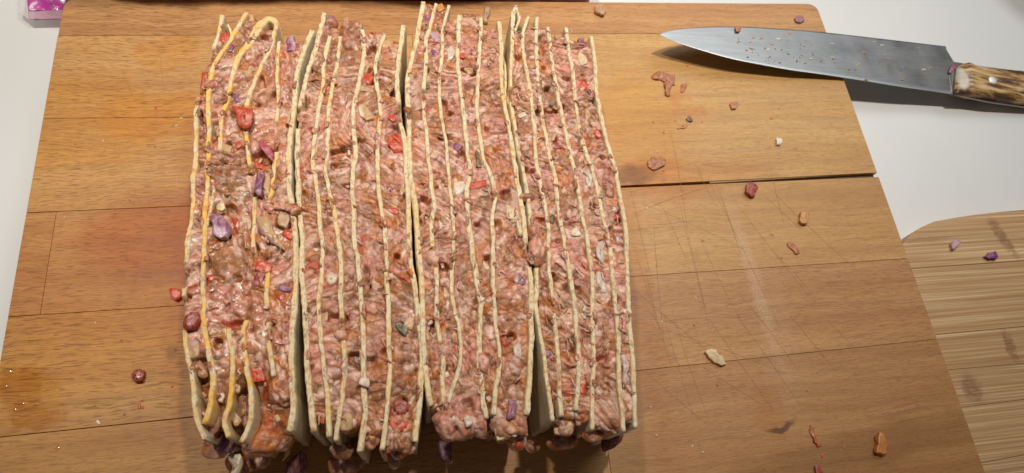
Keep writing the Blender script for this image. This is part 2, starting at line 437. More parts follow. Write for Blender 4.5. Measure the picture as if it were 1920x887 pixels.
def magenta():
    t = NT('magenta_print'); v = t.coord()
    n = t.noise(v, 110, 2, .5, .8)
    t.set('Base Color', t.ramp(n, [(.40, (.50, .06, .34)), (.60, (.60, .12, .42)), (.64, (.85, .70, .78))])); t.set('Roughness', .2)
    t.set('Normal', t.bump(t.noise(v, 90, 3), .6, .003)); return t.m
M['magenta'] = magenta()
def wetglaze(name, tint, rough, ior, floor):
    t = NT(name); tr_ = t.n('ShaderNodeBsdfTransparent'); tr_.inputs[0].default_value = (*tint, 1)
    gl = t.n('ShaderNodeBsdfGlossy'); gl.inputs['Roughness'].default_value = rough
    fr = t.n('ShaderNodeFresnel'); fr.inputs[0].default_value = ior; mx = t.n('ShaderNodeMixShader')
    gm = t.n('ShaderNodeNewGeometry'); t.l(t.math('MULTIPLY', t.math('ADD', fr.outputs[0], floor), t.math('SUBTRACT', 1.0, gm.outputs['Backfacing'])), mx.inputs[0]); t.l(tr_.outputs[0], mx.inputs[1]); t.l(gl.outputs[0], mx.inputs[2]); t.l(mx.outputs[0], t.out.inputs[0]); return t.m
M['water'] = wetglaze('water', (.96, .92, .86), .10, 1.33, .04)
def meatpack():
    t = NT('wrapped_mince'); v = t.coord()
    t.set('Base Color', t.ramp(t.noise(v, 60, 3), [(.4, (.55, .24, .24)), (.6, (.72, .48, .46))])); t.set('Roughness', .15)
    t.set('Normal', t.bump(t.noise(v, 60, 3), .6, .004)); return t.m
M['pack'] = meatpack()

# ------------------------------------------------------------------ the setting
TZ = -0.022
v, f = prism([(-2, -1.5), (2.4, -1.5), (2.4, 2.2), (-2, 2.2)], TZ - .04, TZ, .002)
tag(mesh('countertop', v, f, M['counter'], smooth=False), kind='structure')

# ------------------------------------------------------------------ beech board
XL, XR = -.2251, .3672
def joint(a, b):
    p, q = P(*a), P(*b); s = (q[1] - p[1]) / (q[0] - p[0])
    return lambda x: p[1] + (x - p[0]) * s
topY = P(1350, 5)[1]
J = [lambda x: topY, joint((105, 67), (1240, 63)), joint((83, 222), (350, 220)), joint((50, 399), (1160, 352)),
     joint((17, 594), (1420, 503)), joint((0, 820), (1490, 664)), lambda x: -.012 + x * 0, lambda x: -.075 + x * 0]
board = thing('cutting_board', (.07, .15, -.022), 'large well used beech cutting board under the layered tortilla stacks', 'cutting board')
g = .00010
def plank(x0, x1, ja, jb, tint, corner=None, ga=g, gb=g, gbr=None):
    """between joint ja (far) and jb (near)"""
    gbr = gb if gbr is None else gbr
    pts = [(x0, jb(x0) + gb), (x1, jb(x1) + gbr), (x1, ja(x1) - ga), (x0, ja(x0) - ga)]
    if corner:      # rounded far corners of the board
        r = .0085; out = pts[:2] if 'R' in corner else pts[:3]
        if 'R' in corner:
            for k in range(7):
                a = k / 6 * math.pi / 2; out.append((x1 - r + r * math.cos(a), ja(x1) - ga - r + r * math.sin(a)))
        out += [(x0, ja(x0) - ga)]
        pts = out if 'R' in corner else pts
        if 'L' in corner:
            pts = pts[:-1]
            for k in range(7):
                a = math.pi / 2 + k / 6 * math.pi / 2; pts.append((x0 + r + r * math.cos(a), ja(x0) - ga - r + r * math.sin(a)))
    v, f = prism(pts, TZ, 0, .0009 if corner else .00022)
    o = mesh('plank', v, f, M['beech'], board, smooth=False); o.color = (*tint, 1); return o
xe = P(92, 480)[0] - .0
mid = .02
plank(XL, XR, J[0], J[1], (.97, .94, .92), 'LR')
plank(XL, mid - g, J[1], J[2], (1.05, 1.08, .98))
plank(mid + g, XR, J[1], J[3], (1.04, 1.12, 1.0), gb=.0002, gbr=.0036)
plank(XL, mid - g, J[2], J[3], (1.02, 1.02, .88), gb=.0002)
v0 = P(105, 400)[0]; v1 = P(79, 592)[0]
plank(XL, v0 - g, J[3], J[4], (.95, .90, .84), ga=.0002, gb=.0002)
plank(v0 + g, mid - .03, J[3], J[4], (.95, .88, .80))
plank(mid - .03 + 2 * g, XR, J[3], J[4], (.95, .98, .90))
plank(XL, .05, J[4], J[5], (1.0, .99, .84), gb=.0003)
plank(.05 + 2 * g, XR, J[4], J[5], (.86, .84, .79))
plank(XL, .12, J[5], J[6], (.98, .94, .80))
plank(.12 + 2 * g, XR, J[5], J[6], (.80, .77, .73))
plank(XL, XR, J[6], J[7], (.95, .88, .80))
v, f = prism([(XL + .001, -.0745), (XR - .001, -.0745), (XR - .001, topY - .009), (XL + .001, topY - .009)], TZ + .001, -.0035, .0003)
mesh('joint_filler', v, f, M['joint'], board, smooth=False)
# torn pale splinter lying in the open joint on the right
pp = [P(1330, 339)[:2], P(1576, 316)[:2], P(1570, 328)[:2], P(1332, 343)[:2]]
v, f = prism(pp[::-1] if False else [pp[3], pp[2], pp[1], pp[0]], -.0034, -.0006, .0003)
mesh('joint_splinter', v, f, M['gap'], board, smooth=False)
# knife scratches: shallow ridged lines joined into one part
sv, sf = [], []
def scratch(a, b, w=.00022, bend=0):
    p, q = P(*a)[:2], P(*b)[:2]; n = 14; d = q - p; nn = np.array([-d[1], d[0]]); L = np.linalg.norm(nn); nn /= L
    base = len(sv)
    for k in range(n + 1):
        t = k / n; c = p + d * t + nn * bend * math.sin(t * math.pi) * L; ww = w * math.sin(math.pi * min(.97, max(.03, t))) ** .5 * random.uniform(.6, 1.2)
        sv.append((*(c + nn * ww), .00006)); sv.append((*(c - nn * ww), .00006))
        if k: i = base + 2 * k; sf.append([i - 2, i - 1, i + 1, i])
for a, b in [((1257, 245), (1290, 440)), ((1272, 370), (1320, 570)), ((1180, 350), (1225, 545)), ((1200, 560), (1255, 640)), ((1238, 380), (1295, 510)),
             ((1330, 340), (1465, 620)), ((1380, 380), (1530, 570)), ((1440, 350), (1610, 510)), ((1345, 350), (1390, 480)), ((1430, 365), (1500, 430)),
             ((1190, 400), (1330, 350)), ((1185, 430), (1300, 425)), ((1240, 570), (1300, 780)), ((1260, 580), (1330, 790)), ((1330, 600), (1450, 770)),
             ((1180, 600), (1470, 700)), ((1320, 690), (1440, 765)), ((1380, 590), (1500, 760)), ((1480, 590), (1570, 700)), ((1550, 600), (1600, 650)),
             ((1290, 440), (1330, 620)), ((1190, 680), (1330, 800)), ((1225, 420), (1245, 640)), ((1450, 470), (1530, 560)), ((1300, 300), (1350, 400)),
             ((1185, 455), (1240, 640)), ((1210, 500), (1260, 690)), ((1186, 540), (1330, 660)), ((1310, 440), (1400, 620)), ((1360, 520), (1500, 700)),
             ((225, 120), (262, 205)), ((350, 500), (355, 560)), ((300, 100), (310, 190)), ((1440, 300), (1470, 420)), ((1200, 380), (1400, 470))]:
    scratch(a, b, random.uniform(.00009, .00018), random.uniform(-.02, .02))
tag(mesh('scratch_marks', sv, sf, M['scratch'], board, smooth=False), kind='stuff')

# ------------------------------------------------------------------ bamboo board
BZ = -.0045
bam = thing('bamboo_board', (.5, .1, TZ), 'pale bamboo board with dark nodes beside the right edge of the beech board', 'cutting board')
bx0 = XR + .0008
def bj(a, b):
    p, q = P(*a, BZ), P(*b, BZ); s = (q[1] - p[1]) / (q[0] - p[0]); return lambda x: p[1] + (x - p[0]) * s
BJ = [None, bj((1717, 503), (1920, 489)), bj((1756, 627), (1920, 612)), bj((1786, 693), (1920, 681)), bj((1810, 763), (1920, 749)), bj((1840, 868), (1920, 853))]
x1 = .75
outl = [P(a, b, BZ)[:2] for a, b in ((1703, 462), (1703, 449), (1712, 436), (1729, 425), (1752, 415), (1790, 408), (1830, 402), (1875, 397), (1920, 393))]
outl = [outl[0]] + outl[1:]; xb = XR + .0012; outl[0] = np.array([xb, outl[0][1]]); outl[1] = np.array([max(xb + .0002, outl[1][0] - .002), outl[1][1]])
pts = [(xb, BJ[1](xb) + g), (x1, BJ[1](x1) + g), (x1, outl[-1][1] + .012)] + outl[::-1]
v, f = prism(pts, TZ, BZ, .0006); o = mesh('bamboo_slat', v, f, M['bamboo'], bam, smooth=False); o.color = (1.05, 1.03, .98, 1)
tints = [(1.02, 1, .96), (.98, .95, .90), (.94, .90, .84), (1.0, .98, .93), (.95, .92, .88)]
for k in range(1, 6):
    ja = BJ[k]; jb = BJ[k + 1] if k < 5 else (lambda x: -.06)
    xb2 = bx0 - .0 if k > 0 else xb
    v, f = prism([(xb, jb(xb) + g), (x1, jb(x1) + g), (x1, ja(x1) - g), (xb, ja(xb) - g)], TZ, BZ, .0003)
    o = mesh('bamboo_slat', v, f, M['bamboo'], bam, smooth=False); o.color = (*tints[k - 1], 1)

# ------------------------------------------------------------------ tortilla strips traced where they stand
HF = .065
def Z(k, pts):
    ox, oy, s = {1: (300, 0, 2.956), 2: (300, 280, 2.956), 3: (300, 580, 2.89), 4: (740, 0, 2.956), 5: (740, 280, 2.956), 6: (740, 580, 2.89), 7: (330, 20, 6.337), 8: (330, 300, 6.337), 9: (330, 720, 5.31)}[k]
    return [(ox + x / s, oy + y / s) for x, y in pts]
T = {}
T['1a'] = Z(1, [(345, 80), (325, 180), (290, 290), (240, 400), (212, 520), (200, 600), (198, 750), (195, 870)]) + Z(2, [(185, 150), (180, 300), (170, 400), (155, 500), (140, 640), (135, 740), (130, 850)]) + Z(3, [(130, 110), (145, 250), (170, 350), (190, 500), (205, 620), (240, 700)])
T['1b'] = Z(1, [(480, 70), (440, 130), (375, 240), (300, 360), (270, 500), (265, 600), (270, 700), (265, 870)]) + Z(2, [(255, 100), (265, 200), (245, 350), (245, 450), (240, 600), (235, 750), (243, 870)]) + Z(3, [(232, 60), (255, 180), (280, 320), (285, 400), (270, 520), (240, 620)])
T['1c'] = Z(1, [(580, 110), (540, 150), (500, 230), (430, 320), (395, 430), (375, 540), (340, 640), (330, 840)]) + Z(2, [(345, 60), (360, 200), (380, 400), (390, 600), (380, 800)]) + Z(3, [(370, 110), (385, 200), (390, 300), (385, 400), (370, 520), (348, 600), (370, 690)])
T['1d'] = Z(1, [(645, 130), (635, 170), (615, 250), (570, 345), (520, 450), (480, 570), (470, 690), (485, 800), (490, 870)]) + Z(2, [(500, 100), (518, 200), (525, 350), (518, 450), (515, 580), (502, 720), (495, 880)]) + Z(3, [(470, 60), (450, 130), (455, 230), (470, 330), (490, 450), (495, 560), (470, 650), (440, 720)])
T['1e'] = Z(1, [(660, 230), (650, 320), (650, 420), (655, 550), (645, 680), (645, 870)]) + Z(2, [(635, 60), (630, 130), (620, 220), (600, 300), (600, 450), (605, 600), (590, 760), (595, 870)]) + Z(3, [(585, 60), (585, 160), (600, 260), (612, 360)])
T['1f'] = Z(1, [(845, 165), (800, 270), (765, 370), (750, 480), (740, 600), (720, 750), (710, 880)]) + Z(2, [(715, 100), (715, 200), (730, 300), (745, 450), (752, 600), (750, 720), (745, 870)]) + Z(3, [(715, 100), (710, 250), (714, 400), (720, 530), (700, 660)])
T['2a'] = Z(1, [(910, 70), (880, 200), (850, 300), (810, 430), (780, 560), (765, 720), (760, 880)]) + Z(2, [(762, 150), (765, 250), (775, 380), (790, 500), (783, 650), (795, 800), (800, 880)]) + Z(3, [(790, 150), (800, 350), (815, 500), (830, 660)])
T['2b'] = Z(1, [(940, 200), (905, 350), (905, 450), (880, 600), (860, 750), (845, 880)]) + Z(2, [(850, 100), (865, 200), (880, 300), (888, 440), (903, 540), (895, 640), (890, 750), (880, 880)]) + Z(3, [(870, 150), (885, 300), (905, 450), (915, 600), (915, 690)])
T['2c'] = Z(1, [(1000, 200), (985, 330), (960, 450), (935, 600), (930, 750), (922, 880)]) + Z(2, [(915, 120), (940, 240), (970, 370), (985, 480), (1000, 600), (1005, 700), (998, 800), (1005, 870)]) + Z(3, [(990, 150), (1000, 300), (990, 450), (970, 580), (950, 710)])
T['2d'] = Z(1, [(1120, 160), (1130, 260), (1125, 350), (1095, 480), (1070, 600), (1075, 750), (1085, 870)]) + Z(2, [(1070, 100), (1065, 230), (1075, 340), (1073, 480), (1095, 600), (1105, 700), (1115, 850)]) + Z(3, [(1100, 120), (1100, 260), (1105, 430), (1110, 550), (1095, 680), (1080, 770)])
T['2e'] = Z(1, [(1245, 190), (1200, 320), (1195, 420), (1215, 550), (1220, 650), (1205, 780), (1205, 870)]) + Z(2, [(1205, 100), (1215, 250), (1240, 400), (1250, 520), (1255, 620), (1255, 720), (1265, 850)]) + Z(3, [(1240, 150), (1245, 290), (1235, 450), (1225, 600), (1200, 760)])
T['2f'] = Z(1, [(1350, 140), (1330, 280), (1315, 420), (1318, 560), (1335, 680), (1355, 780), (1363, 870)]) + Z(2, [(1365, 150), (1375, 300), (1380, 450), (1385, 600), (1410, 750), (1425, 880)]) + Z(3, [(1416, 150), (1418, 300), (1410, 450), (1395, 600), (1383, 715)])
T['3a'] = Z(4, [(160, 10), (135, 140), (120, 240), (90, 340), (70, 480), (76, 600), (81, 750), (85, 870)]) + Z(5, [(89, 150), (111, 280), (122, 400), (131, 550), (147, 700), (155, 870)]) + Z(6, [(155, 150), (165, 300), (180, 430), (197, 520)])
T['3b'] = Z(4, [(230, 20), (200, 130), (172, 230), (173, 350), (160, 480), (160, 600), (175, 720), (185, 870)]) + Z(5, [(195, 100), (203, 200), (220, 300), (205, 400), (212, 550), (230, 660), (235, 780), (232, 870)]) + Z(6, [(235, 100), (250, 200), (265, 300), (260, 400), (267, 510)])
T['3c'] = Z(4, [(300, 30), (265, 170), (265, 280), (250, 400), (247, 520), (260, 650), (285, 780), (292, 870)]) + Z(5, [(300, 150), (315, 280), (325, 400), (327, 550), (317, 680), (317, 800), (330, 880)]) + Z(6, [(350, 100), (358, 230), (340, 350), (312, 430), (290, 505)])
T['3d'] = Z(4, [(360, 80), (355, 200), (350, 350), (362, 450), (375, 580), (390, 700), (408, 870)]) + Z(5, [(420, 120), (402, 220), (405, 320), (415, 440), (430, 540), (442, 650), (463, 770), (477, 870)]) + Z(6, [(462, 150), (457, 280), (470, 400), (480, 500), (497, 590)])
T['3e'] = Z(4, [(480, 100), (475, 220), (465, 350), (460, 480), (456, 600), (470, 720), (490, 870)]) + Z(5, [(520, 110), (548, 200), (558, 280), (542, 380), (545, 500), (545, 650), (547, 780), (553, 870)]) + Z(6, [(553, 120), (568, 200), (565, 330), (545, 450), (535, 570)])
T['3f'] = Z(4, [(580, 120), (590, 230), (590, 340), (592, 440), (605, 560), (630, 680), (650, 800), (660, 880)]) + Z(5, [(675, 130), (690, 230), (710, 350), (723, 450), (732, 530), (750, 650), (758, 780), (757, 870)]) + Z(6, [(742, 150), (736, 300), (728, 400), (715, 570)])
T['4a'] = Z(4, [(665, 60), (655, 150), (650, 280), (642, 420), (645, 560), (660, 650), (680, 780), (697, 870)]) + Z(5, [(712, 120), (735, 250), (748, 350), (757, 450), (770, 560), (785, 650), (788, 780), (785, 870)]) + Z(6, [(785, 100), (802, 200), (818, 330), (840, 480), (858, 605)])
T['4b'] = Z(4, [(740, 90), (712, 190), (720, 320), (745, 460), (760, 580), (775, 720), (783, 870)]) + Z(5, [(792, 100), (812, 220), (840, 350), (853, 450), (852, 560), (862, 700), (878, 850)]) + Z(6, [(872, 100), (880, 180), (887, 260), (895, 400), (905, 580)])
T['4c'] = Z(4, [(790, 90), (785, 200), (790, 350), (800, 480), (815, 600), (835, 740), (860, 870)]) + Z(5, [(885, 120), (897, 220), (912, 350), (935, 480), (952, 580), (975, 700), (998, 850)]) + Z(6, [(988, 120), (1000, 220), (997, 350), (990, 450), (980, 545)])
T['4d'] = Z(4, [(850, 150), (865, 270), (885, 420), (912, 560), (940, 700), (980, 870)]) + Z(5, [(1003, 130), (1022, 250), (1042, 380), (1065, 480), (1083, 600), (1098, 720), (1096, 870)]) + Z(6, [(1077, 150), (1080, 300), (1073, 450), (1072, 650)])
T['4e'] = Z(4, [(950, 155), (965, 270), (985, 380), (1000, 520), (1017, 660), (1042, 780), (1070, 870)]) + Z(5, [(1097, 110), (1127, 230), (1155, 370), (1183, 480), (1200, 600), (1213, 740), (1225, 870)]) + Z(6, [(1213, 150), (1212, 300), (1218, 430), (1235, 560), (1240, 660)])
T['4f'] = Z(4, [(1090, 200), (1110, 330), (1117, 480), (1140, 620), (1170, 760), (1205, 880)]) + Z(5, [(1228, 110), (1247, 250), (1270, 370), (1285, 500), (1290, 680), (1297, 870)]) + Z(6, [(1278, 120), (1290, 250), (1298, 400), (1302, 550), (1308, 640)])
# where mince hides the cut edge (photo rows)
DIP = {'1a': [(96, 178), (498, 535), (560, 612)], '1c': [(285, 612)], '1d': [(204, 238), (316, 366), (484, 596)], '1e': [(232, 280), (378, 500), (580, 600)],
       '2a': [(203, 236)], '2c': [(602, 632)], '2f': [(198, 226)], '3b': [(172, 186), (468, 498), (646, 664)], '3f': [(460, 496)], '4a': [(168, 186), (426, 498)], '4b': [(564, 584)]}
STAIN = {'1a': .6, '1b': 1.25, '1c': 1.3, '1d': 1.1, '1e': 1.0, '1f': .35, '2b': .45, '2c': .42, '2d': .2, '2e': .35, '2f': .4, '3a': .35, '3b': .3, '3f': .5, '4a': .35}
WID = {'1f': 9.5, '2a': 9, '2f': 9.5, '3a': 9.5, '3f': 9.2, '1a': 7.5, '1b': 8.5, '1c': 9, '1e': 7.5, '3c': 7, '4a': 7.5, '4f': 8.5, '2d': 9, '3d': 9}
PX = .355 / F * 1.03   # metres per photo pixel at the cut face

def strip_mesh(pts_px, width_px, dips, stain, parent, seed, zoff=0, wfun=None, z0=.0015, flare=0):
    c = resample([P(x, y, HF)[:2] for x, y in pts_px], .0011)
    n = len(c); c3 = np.c_[c, np.full(n, seed * .37)]
    d = np.gradient(c, axis=0); d /= np.linalg.norm(d, axis=1)[:, None]; nn = np.c_[-d[:, 1], d[:, 0]]
    c = c + nn * (fbm(c3, 190, seed, 3) * .0006)[:, None]
    s = np.linspace(0, 1, n)
    top = HF + zoff + fbm(c3, 60, seed + 5, 3) * .0012 + vn(c3, 600, seed + 8) * .00025
    for (a, b) in dips:
        # rows -> place
        ya = P(700, a, HF)[1]; yb = P(700, b, HF)[1]
        lo, hi = min(ya, yb), max(ya, yb); y = c[:, 1] 
        # row depends on x slightly; measure through projection of the strip itself
        rr = np.interp(c[:, 1], *zip(*sorted([(P(x, yy, HF)[1], yy) for x, yy in pts_px])))
        top -= .007 * sstep(rr, a - 5, a + 3) * (1 - sstep(rr, b - 3, b + 5))
    w = 1.20 * width_px * PX * (1 + .22 * fbm(c3, 110, seed + 9, 2))
    if wfun is not None: w = w * wfun(s)
    w = w * (1 + .18 * fbm(c3, 420, seed + 12, 2)); w = np.minimum(w, width_px * PX * 2.6)
    nz = 7; tt = np.linspace(0, 1, nz)
    rows = []; cut = []; 
    prof = [(-.5, t, 0.) for t in tt[:-1]] + [(-.5, .975, 0), (-.40, 1.0, 1), (-.2, 1.004, 1), (0, .998, 1), (.2, 1.004, 1), (.40, 1.0, 1), (.5, .975, 0)] + [(.5, t, 0.) for t in tt[:-1][::-1]]
    V = np.zeros((n, len(prof), 3)); C = np.zeros((n, len(prof)))
    for j, (u, t, cu) in enumerate(prof):
        z = z0 + (top - z0) * t
        wob = fbm(np.c_[c, z * 1.0 + seed], 75, seed + 3, 2) * .0012 * (1 - t)
        if flare: wob = wob + flare * .001 * (1 - t) * sstep(s, .80, 1)
        off = u * w + wob
        if cu: z = z + fbm(np.c_[c + nn * off[:, None], z], 700, seed + 2, 2) * .00042; off = off * (1 + .12 * fbm(np.c_[c, z + u], 800, seed + 21, 2))
        V[:, j, :2] = c + nn * off[:, None]; V[:, j, 2] = z; C[:, j] = cu
    k = len(prof)
    f = grid_faces(n, k).tolist()
    f.append(list(range(k))); f.append([(n - 1) * k + j for j in range(k)][::-1])
    st = np.repeat(stain * (.7 + .3 * np.ones(n)), k)
    return mesh('tortilla', V.reshape(-1, 3), [q[::-1] for q in f], M['tortilla'], parent, attrs={'cut': C.ravel(), 'stain': st})

# ------------------------------------------------------------------ mince
PINK = np.array([.63, .255, .180]); PALE = np.array([.80, .54, .42]); BROWN = np.array([.35, .135, .050]); ORNG = np.array([.60, .190, .036])
TAN = np.array([.48, .235, .105]); RED = np.array([.48, .045, .014]); PEACH = np.array([.68, .31, .170])
PATCH = [  # px, py, radius px, colour, strength
    (400, 140, 16, PINK, .9), (402, 175, 16, PALE, .55), (398, 215, 15, PINK, .8), (372, 240, 10, BROWN, .9), (372, 260, 10, BROWN, .9), (378, 300, 10, PALE, .5), (372, 350, 12, BROWN, .6),
    (362, 430, 16, ORNG, .55), (362, 480, 20, PINK, .7), (360, 560, 22, PINK, .6), (485, 165, 26, PEACH, .8), (490, 205, 30, PEACH, .8), (505, 250, 30, PEACH, .7), (430, 230, 20, PINK, .8), (440, 260, 16, PALE, .5),
    (540, 130, 16, PINK, .9), (545, 170, 14, BROWN, .6), (425, 320, 36, BROWN, .85), (435, 370, 34, TAN, .8), (430, 480, 36, TAN, .85), (430, 510, 30, BROWN, .4), (420, 550, 20, PINK, .8), (440, 580, 22, PINK, .8), (470, 560, 18, PINK, .6),
    (500, 590, 26, PINK, .8), (490, 630, 26, PEACH, .7), (520, 500, 24, PINK, .75), (530, 470, 20, TAN, .7), (520, 560, 24, ORNG, .8), (530, 600, 22, ORNG, .6), (530, 640, 20, RED, .6), (520, 700, 25, ORNG, .6), (500, 290, 24, ORNG, .4),
    (520, 400, 30, PEACH, .8), (410, 630, 22, TAN, .8), (405, 660, 20, BROWN, .6), (420, 700, 25, BROWN, .5), (450, 720, 20, BROWN, .7), (500, 720, 20, ORNG, .6), (510, 800, 40, ORNG, .7), (500, 790, 20, RED, .35), (460, 620, 14, PINK, .8),
    (655, 75, 18, PINK, .9), (625, 60, 14, PEACH, .7), (640, 130, 18, PEACH, .6), (570, 215, 24, PEACH, .8), (620, 200, 22, BROWN, .6), (690, 500, 22, PINK, 1.), (690, 580, 22, PINK, .6), (700, 660, 22, PINK, .6), (680, 260, 16, TAN, .6),
    (745, 190, 18, PINK, .5), (740, 260, 16, RED, .6), (735, 420, 18, ORNG, .8), (745, 480, 18, ORNG, .7), (750, 550, 18, BROWN, .4), (765, 600, 22, PINK, .6), (760, 650, 22, PEACH, .8), (770, 700, 20, ORNG, .5), (650, 480, 12, BROWN, .6),
    (700, 780, 20, PEACH, .7), (770, 790, 22, ORNG, .7), (640, 700, 20, PINK, .5), (595, 640, 16, ORNG, .4), (740, 760, 15, RED, .4),
    (815, 100, 16, PINK, .5), (800, 180, 14, BROWN, .4), (845, 150, 22, PINK, .7), (880, 90, 20, PINK, .8), (915, 140, 20, PEACH, .8), (925, 90, 20, TAN, .7), (925, 230, 24, PINK, .8), (870, 220, 16, BROWN, .5), (945, 300, 20, PINK, .6),
    (905, 380, 22, BROWN, .6), (950, 420, 26, PEACH, .6), (950, 480, 26, TAN, .7), (820, 480, 24, PALE, .5), (870, 500, 18, BROWN, .7), (940, 530, 16, PALE, .5), (960, 580, 18, BROWN, .5), (830, 650, 20, PINK, .6), (900, 650, 24, PINK, .6), (880, 720, 26, TAN, .6), (860, 790, 40, PINK, .9), (950, 680, 20, PINK, .6), (960, 790, 20, PEACH, .7),
    (990, 180, 18, PEACH, .6), (1010, 460, 18, PEACH, .9), (1000, 420, 14, PINK, .6), (1010, 100, 12, PINK, .6), (1050, 110, 20, TAN, .5), (1080, 160, 14, PINK, .8), (1060, 380, 30, BROWN, .6), (1040, 430, 30, BROWN, .5), (1140, 340, 16, PINK, .8), (1110, 440, 16, PEACH, .5),
    (1080, 540, 30, BROWN, .5), (1040, 620, 30, BROWN, .6), (1130, 540, 20, BROWN, .6), (1060, 690, 26, TAN, .5), (1130, 620, 24, TAN, .5), (1130, 720, 30, BROWN, .7), (1060, 770, 30, BROWN, .6), (1150, 790, 24, BROWN, .6), (1170, 480, 16, TAN, .7)]
PW = np.array([[*P(a, b, HF)[:2], r * PX] for a, b, r, c, s in PATCH])

def meat_field(p):
    q = p + np.c_[fbm(p, 150, 1, 2), fbm(p, 150, 2, 2), fbm(p, 150, 3, 2)] * .0015
    wl = sstep(-p[:, 0], .045, .060)                       # coarse glossy mince on the left, shredded on the right
    an = .45 + .5 * fbm(p, 22, 61, 2); ca, sa = np.cos(an), np.sin(an)
    k1 = 1.30 - .30 * wl; k2 = .82 + .06 * wl
    qs = np.stack([(q[:, 0] * ca + q[:, 1] * sa) * k1, (-q[:, 0] * sa + q[:, 1] * ca) * k2, q[:, 2]], 1)
    a1, a2, ida = worley(qs, 175, 10)
    b1, b2, idb = worley(q, 430, 30)
    coarse = fbm(p, 62, 44, 2)
    lump = 1 - np.clip(a1, 0, 1.1) ** 2
    gran = 1 - np.clip(b1, 0, 1.1) ** 2
    mush = sstep(fbm(p, 45, 71, 2), -.25, .25)           # 1 = smeared smooth
    disp = .0010 * coarse + (lump - .62) * .0024 * (1 - .5 * mush) + (gran - .6) * .0011 * (1 - .3 * mush) * (1 - .3 * wl)
    cap = .0007 + .0008 * wl; disp = np.where(disp > cap * .4, cap * .4 + (disp - cap * .4) * .35, disp)   # sliced nearly flat
    crev = sstep(a2 - a1, .0, .16)
    disp -= (1 - crev) * .0006 * (1 - mush)
    pit = sstep(fbm(p, 120, 90, 2), .34, .52); disp -= pit * .0050
    # colour of the meat, with crevice shade painted in
    n1 = fbm(p, 48, 5, 3); n2 = fbm(p, 130, 6, 2); n3 = fbm(p, 70, 8, 2)
    c = BROWN + (PINK - BROWN) * sstep(n1 + .6 * (ida - .5), -.22, .22)[:, None]
    c = c + (TAN - c) * (sstep(n3, .05, .35) * .7)[:, None]
    c = c + (ORNG - c) * (sstep(n2 + .3 * (idb - .5), .06, .36) * .75)[:, None]
    c = c + (PALE - c) * (sstep(fbm(p, 85, 33, 2), .18, .45) * .55)[:, None]
    for (x, y, r), (_, _, _, col, st) in zip(PW, PATCH):
        d = np.hypot(p[:, 0] - x, p[:, 1] - y) / r + n2 * .35
        msk = d < 1.35
        if msk.any():
            w = (1 - sstep(d[msk], .55, 1.3)) * st
            c[msk] += (col - c[msk]) * w[:, None]
    c = c + (PALE - c) * ((ida > .80) * .60 * sstep(lump, .2, .7) + (idb > .86) * .38)[:, None]
    c = c + (BROWN * .7 - c) * ((idb < .15) * .5)[:, None]
    c = c * ((.84 + .30 * idb) * (1 + .16 * fbm(p, 30, 77, 2)) * (.70 + .30 * sstep(a2 - a1, 0, .20)))[:, None]  # last factor paints shade into the seams between lumps
    c = c + (RED - c) * ((ida < .015) * .8)[:, None]
    return disp, np.clip(c, .01, .9)

def xline(name):
    pts = [P(x, y, HF) for x, y in T[name]]
    ys = np.array([p[1] for p in pts]); xs = np.array([p[0] for p in pts]); o = np.argsort(ys)
    return ys[o], xs[o]

def band(la, lb, parent, far_px, near_px, seed, drop=None):
    ya, xa = xline(la); yb, xb_ = xline(lb)
    xm = (T[la][0][0] + T[lb][0][0]) / 2
    yf = P(xm, far_px, HF)[1]; xm = (T[la][-1][0] + T[lb][-1][0]) / 2; yn = P(xm, near_px, HF)[1]
    r = .006; h = HF - .0010; st = .00046
    prof = []
    for z in np.arange(.001, h - r, .0011): prof.append((yf, z, 1, 0))
    for a in np.arange(0, math.pi / 2, st / r): prof.append((yf - r + r * math.cos(a), h - r + r * math.sin(a), math.cos(a), math.sin(a)))
    for y in np.arange(yf - r, yn + r, -st): prof.append((y, h, 0, 1))
    for a in np.arange(0, math.pi / 2, st / r): prof.append((yn + r - r * math.sin(a), h - r + r * math.cos(a), -math.sin(a), math.cos(a)))
    for z in np.arange(h - r, .001, -.0009): prof.append((yn, z, -1, 0))
    prof = np.array(prof); n = len(prof)
    L = np.interp(prof[:, 0], ya, xa); R = np.interp(prof[:, 0], yb, xb_)
    # end caps: never wrap outside the neighbours
    k = max(8, int(np.mean(R - L) / st)); u = np.linspace(0, 1, k)
    X = L[:, None] * (1 - u) + R[:, None] * u
    Y = np.repeat(prof[:, 0:1], k, 1); Zz = np.repeat(prof[:, 1:2], k, 1)
    p = np.stack([X, Y, Zz], -1).reshape(-1, 3)
    p0 = p.copy(); 
    nrm = np.zeros((n, k, 3)); nrm[:, :, 1] = prof[:, 2:3]; nrm[:, :, 2] = prof[:, 3:4]; nrm = nrm.reshape(-1, 3)
    # ragged ends
    endm = np.abs(nrm[:, 1]) 
    rag = fbm(np.c_[p[:, 0], p[:, 2], p[:, 1] * 0 + seed], 70, seed, 2) * .006 * endm
    near = nrm[:, 1] < -.05
    lo = np.clip(1 - p[:, 2] / h, 0, 1)
    p[:, 1] += np.where(near, rag + lo * endm * .010, rag - lo * endm * .006)
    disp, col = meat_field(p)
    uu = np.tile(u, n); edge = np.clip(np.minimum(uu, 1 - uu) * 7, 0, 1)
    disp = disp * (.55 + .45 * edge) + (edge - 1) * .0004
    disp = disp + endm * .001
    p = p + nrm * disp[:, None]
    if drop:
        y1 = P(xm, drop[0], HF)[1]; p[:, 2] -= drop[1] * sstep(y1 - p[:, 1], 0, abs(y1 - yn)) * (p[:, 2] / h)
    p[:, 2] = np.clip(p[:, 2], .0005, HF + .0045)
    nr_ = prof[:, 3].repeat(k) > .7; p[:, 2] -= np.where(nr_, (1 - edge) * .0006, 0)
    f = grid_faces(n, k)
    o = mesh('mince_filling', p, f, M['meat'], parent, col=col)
    return o

